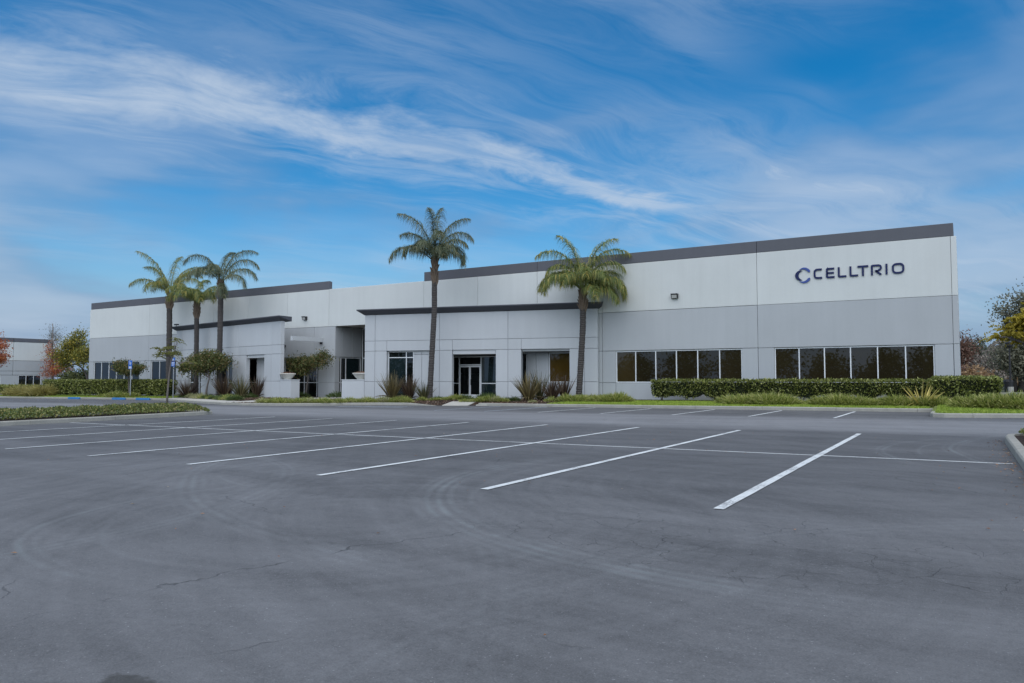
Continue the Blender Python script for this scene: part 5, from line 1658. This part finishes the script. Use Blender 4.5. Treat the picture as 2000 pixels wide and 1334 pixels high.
# far woodland that closes the view
far = [('dull_leaf', -8), ('purple_leaf', 2), ('dull_leaf', 12), ('back_leaf', 22)]
n = 14000
x = RNG.uniform(-30, 40, n); yy = RNG.uniform(185, 196, n)
hh = 7.0 + 2.2 * np.sin(x * 0.35) + 1.4 * np.sin(x * 0.9 + 1)
P = np.stack([x, yy, RNG.uniform(0, 1, n) ** 0.8 * hh], 1)
V, F = leaves(P, 0.9, 0.6)
stuff(partq('far_woodland', V, F, 'purple_leaf'), 'hazy line of far trees behind the lot at right', 'trees')

# tall trees behind the photographer, seen mirrored in the windows
for k in range(9):
    x = -2.0 - k * 6.6 + rr.uniform(-1, 1); y = -24 + rr.uniform(-3, 3); h = rr.uniform(5.0, 9.0)
    z0 = gz(x) - 0.1
    tree('broadleaf_tree', 'tree across the lot seen only as a dark reflection in the windows', 'tree', (x, y, z0), (x, y, z0 + 2.2),
         [((x, y, z0 + h * 0.52), (2.6, 2.4, h * 0.30)), ((x + 1.6, y, z0 + h * 0.35), (2.2, 2.0, h * 0.2)), ((x - 1.7, y + 0.5, z0 + h * 0.40), (2.2, 2.0, h * 0.22)), ((x, y, z0 + h * 0.8), (1.6, 1.6, h * 0.15)), ((x, y, z0 + 1.2), (3.3, 1.5, 1.2))],
         'back_leaf', 0.5, 2600, 'bark_dark', 0.2, 90 + k, clusters=70, csize=0.7, group='trees mirrored in the windows')

# ------------------------------------------------------------------ the neighbouring building at far left
NB = Frame((-151.0, 30.0, 0), 90)            # u runs along +y, outward = +x
nb = thing('neighbour_building', 'pale grey building with dark parapet band at the far left edge', 'building', (-155, 55, -1.0))
zb = -1.3


def npanel(u0, u1, z0, z1, mat, name='wall_panel', **k): return panel(NB, u0, u1, z0, z1, mat, parent=nb, g=0.03, name=name, **k)


nj = [0, 10.5, 21.0, 31.5, 40.2, 47.3]
for a, b in zip(nj[:-1], nj[1:]):
    npanel(a, b, 4.75, 8.25, 'wall_white'); npanel(a, b, 2.8, 4.75, 'wall_grey'); npanel(a, b, 2.05, 2.8, 'wall_lower')
    npanel(a, b, 8.25, 9.0, 'band_grey', 'parapet_panel', d0=-0.3, d1=0.03)
    npanel(a, b, zb, 0.1, 'wall_lower')
for (a, b) in ((0, 5), (13.2, 19.8), (23.5, 33.6), (38.2, 41.2), (45.2, 47.3)):
    npanel(a, b, 0.1, 2.05, 'wall_lower')
for (a, b, n) in ((5, 13.2, 6), (19.8, 23.5, 3), (33.6, 38.2, 3), (41.2, 45.2, 3)):
    window(NB, a, b, 0.12, 2.03, even(a, b, n), pane='dark_glass', parent=nb, fw=0.09)
part('inner_wall', fbox(NB, 0.1, 47.2, -0.6, -0.35, zb, 8.3), 'joint_dark', nb)
part('roof', MB().box((-190, 30.2, 7.9), (-151.4, 77.2, 8.1)), 'roofing', nb)
panel(Frame((-151.0, 77.3, 0), 180), 0.05, 39, zb, 8.3, 'wall_white', parent=nb)


# ------------------------------------------------------------------ parking signs, wheel stops, lamp post, bin
def access_sign(px, Y, ztop, zfoot, plates, label):
    x = WX(px, Y); t = thing('parking_sign', label, 'sign', (x, Y, zfoot), 'accessible parking signs')
    part('post', MB().tube([(x, Y, zfoot - 0.1), (x, Y, ztop)], 0.045, 8), 'galvanised', t)
    yy = Y - 0.06
    # plates face the lot (towards -y, turned a little to the right)
    c, s = math.cos(R(22)), math.sin(R(22))
    def q(a, z, d=0.0): return (x + a * c + d * s, yy + a * s - d * c, z)
    def plate(z0, z1, w, mat, name, d0=0.0, d1=0.012):
        P = [q(-w, z0, d0), q(w, z0, d0), q(w, z1, d0), q(-w, z1, d0), q(-w, z0, d1), q(w, z0, d1), q(w, z1, d1), q(-w, z1, d1)]
        return part(name, MB().add(P, [(4, 5, 6, 7), (3, 2, 1, 0), (0, 1, 5, 4), (1, 2, 6, 5), (2, 3, 7, 6), (3, 0, 4, 7)]), mat, t)
    z1 = ztop - 0.02
    for k, h in enumerate(plates):
        z0 = z1 - h
        pl = plate(z0, z1, 0.17, 'sign_blue', 'sign_plate')
        if k == 0:
            # wheelchair symbol: head, back, seat, leg and the wheel
            cz = (z0 + z1) / 2; S = min(h * 0.42, 0.15)
            def st(path, w, closed=False):
                L, Rr, cl_ = stroke(path, w, closed); mb = MB(); n = len(L); vs = []
                for i in range(n): vs += [q(L[i][0], cz + L[i][1], 0.016), q(Rr[i][0], cz + Rr[i][1], 0.016)]
                mb.add(vs, [(2 * i, 2 * i + 1, 2 * ((i + 1) % n) + 1, 2 * ((i + 1) % n)) for i in range(n if closed else n - 1)]); return mb
            mb = MB()
            for m_ in (st(arc(-0.02, -0.30 * S, 0.42 * S, 0.42 * S, 100, 380, 16), 0.16 * S), st([(-0.05, 0.62 * S), (-0.02, 0.1 * S), (0.32 * S, 0.08 * S), (0.50 * S, -0.55 * S), (0.68 * S, -0.5 * S)], 0.17 * S), st([(-0.04, 0.36 * S), (0.26 * S, 0.34 * S)], 0.13 * S), st(arc(-0.05, 0.86 * S, 0.08 * S, 0.08 * S, 0, 340, 10), 0.16 * S, True)):
                mb.add(m_.v, m_.f)
            part('wheelchair_symbol', mb, 'sign_white', t)
        else:
            mb = MB()
            for j in range(3):
                zz = z1 - h * (0.25 + 0.25 * j)
                mb.add([q(-0.13, zz - 0.02, 0.016), q(0.13, zz - 0.02, 0.016), q(0.13, zz + 0.02, 0.016), q(-0.13, zz + 0.02, 0.016)], [(0, 1, 2, 3)])
            part('printed_lines', mb, 'sign_white', t)
        z1 = z0 - 0.02
    return t


access_sign(257, 37.6, 2.95, gl(-60.9, 37.6), [0.46, 0.25], 'blue wheelchair parking sign on a grey post before the left hedge')
access_sign(340.5, 38.4, 3.15, gl(-56, 38.4), [0.30, 0.42], 'blue wheelchair parking sign between the leftmost palm and the left portico')
access_sign(391.5, 38.0, 2.55, gl(-52, 38.0), [0.36], 'grey sign post standing under the round headed small tree')


def wheel_stop(px, label):
    Y = 36.35; x = WX(px, Y); z = gz(x)
    prof = [(-0.10, 0.0), (-0.085, 0.10), (-0.05, 0.135), (0.05, 0.135), (0.085, 0.10), (0.10, 0.0)]
    hl = 0.92; mb = MB()
    for xx in (-hl, -hl + 0.06, hl - 0.06, hl):
        k = 0.75 if abs(xx) == hl else 1.0
        for (a, b) in prof: mb.v.append((x + xx, Y + a * k, gz(x + xx) + b * 1.25 * k - (0.01 if b == 0 else 0)))
    for i in range(3):
        for e in range(5): mb.f.append((i * 6 + e, (i + 1) * 6 + e, (i + 1) * 6 + e + 1, i * 6 + e + 1))
    mb.f.append(tuple(range(6))); mb.f.append(tuple(reversed(range(18, 24))))
    o = part('wheel_stop', mb, 'blue_paint'); tag(o, label, 'wheel stop', 'blue wheel stops')


wheel_stop(148, 'blue wheel stop farthest left, before the left lawn')
wheel_stop(235, 'middle one of the three blue wheel stops')
wheel_stop(282, 'blue wheel stop nearest the left palms')

Y = 90.0; x = WX(1971, Y)
t = thing('lamp_post', 'thin dark lamp post among the trees at far right', 'lamp post', (x, Y, 0.0))
part('pole', MB().tube([(x, Y, 0.0), (x, Y, 4.6)], [0.10, 0.07], 8), 'dark_metal', t)
part('lamp_head', MB().tube([(x, Y, 4.5), (x, Y, 4.62), (x, Y, 5.0), (x, Y, 5.12)], [0.08, 0.30, 0.36, 0.08], 8), 'dark_metal', t)
part('base', MB().tube([(x, Y, -0.05), (x, Y, 0.55)], [0.26, 0.26], 10), 'concrete', t)
x = WX(1967, 92)
t = thing('litter_bin', 'dark round bin beside the lamp post at far right', 'bin', (x, 92, 0.0))
part('body', MB().tube([(x, 92, 0.0), (x, 92, 1.0), (x, 92, 1.05)], [0.36, 0.42, 0.44], 12), 'dark_metal', t)
part('lid', MB().tube([(x, 92, 1.06), (x, 92, 1.2), (x, 92, 1.32)], [0.46, 0.40, 0.12], 12), 'dark_metal', t)

# ------------------------------------------------------------------ lawns, bark chips, fallen leaves
def lawn_blades(x0, x1, yf, yb, dens, seed, label, L=0.085):
    rng = np.random.default_rng(seed)
    n = int((x1 - x0) * 5.0 * dens)
    x = rng.uniform(x0, x1, n); u_ = rng.uniform(0, 1, n)
    y = np.array([yf(a) + (yb(a) - yf(a)) * b for a, b in zip(x, u_)])
    z = np.array([gl(a, b) for a, b in zip(x, y)]) - 0.005
    d = rng.normal(0, 0.45, (n, 3)); d[:, 2] = 1; d /= np.linalg.norm(d, axis=1)[:, None]
    V, F = blades(np.stack([x, y, z], 1), d, L * rng.uniform(0.6, 1.4, n), 0.026, rng, 2, 0.5)
    stuff(partq('grass', V, F, 'lawn_blade'), label, 'grass')


lawn_blades(-19.0, -1.2, lambda x: ky(x) + 0.2, lambda x: 39.4, 520, 1, 'short green lawn between the kerb and the long hedge')
lawn_blades(-0.85, 3.1, lambda x: ky(x) + 0.2, lambda x: 38.0, 700, 2, 'short green lawn on the corner inside the right kerb')
lawn_blades(-85, -57.0, lambda x: ky(x) + 0.25, lambda x: 41.0, 190, 3, 'short green lawn before the left hedge', 0.11)
n = 15000
x = RNG.uniform(-55, -19.5, n); u_ = RNG.uniform(0, 1, n) ** 1.2
y = np.array([ky(a) for a in x]) + 0.25 + u_ * 6.5
keep = ~((y - np.array([ky(a) for a in x]) < 1.85) & (x < -40.2)) & ~((x > -40.6) & (x < -37.2) & (y > 30.7)) & (np.abs((x + 24.35) + (y - 34.05) * 0.366) > 0.85)
x, y = x[keep], y[keep]
P = np.stack([x, y, np.array([gl(a, b) for a, b in zip(x, y)]) + RNG.uniform(0, 0.035, len(x))], 1)
V, F = leaves(P, 0.10, 0.45, 0.0)
stuff(partq('bark_mulch', V, F, 'bark_chip'), 'dark bark mulch in the beds before the porticos', 'mulch')
n = 420
x = np.concatenate([RNG.uniform(-14, 3, 110), 0.70 - np.abs(RNG.normal(0, 0.13, 150)), RNG.uniform(-0.5, 3.0, 90), RNG.uniform(-24, -1.2, 70)])
y = np.concatenate([RNG.uniform(2.2, 20, 110), RNG.uniform(8, 19.5, 150), RNG.uniform(29.6, 30.3, 90), 34.62 - np.abs(RNG.normal(0, 0.08, 70))])
P = np.stack([x, y, np.array([gz(a) for a in x]) + 0.014], 1)
d_ = RNG.normal(size=(n, 3)) * np.array([1, 1, 0.15]); d_ /= np.linalg.norm(d_, axis=1)[:, None]
s_ = np.cross(d_, [0, 0, 1.0]); L_ = RNG.uniform(0.010, 0.028, n)[:, None]
V = np.stack([P - d_ * L_, P + s_ * L_ * 0.55 + (0, 0, 0.004), P + d_ * L_, P - s_ * L_ * 0.55 + (0, 0, 0.006)], 1).reshape(-1, 3)
stuff(partq('fallen_leaves', V, np.arange(4 * n).reshape(-1, 4), 'dead_leaf'), 'brown fallen leaves scattered on the asphalt', 'leaves')

# ------------------------------------------------------------------ tell the clumps of a row apart by their order
ORD = ['first', 'second', 'third', 'fourth', 'fifth', 'sixth', 'seventh', 'eighth', 'ninth', 'tenth', 'eleventh', 'twelfth', 'thirteenth', 'fourteenth', 'fifteenth', 'sixteenth', 'seventeenth']
rows = {}
for o in bpy.data.objects:
    if o.get('category') == 'grass clump': rows.setdefault(o['group'], []).append(o)
for g_, lst in rows.items():
    if len(lst) > 17: continue
    lst.sort(key=lambda o: float(np.dot(np.array(o.location) - np.array([0, 0, CAM_H]), _Rt)) / float(np.dot(np.array(o.location) - np.array([0, 0, CAM_H]), _F)))
    for o, w_ in zip(lst, ORD): o['label'] = o['label'] + ', ' + w_ + ' from left'
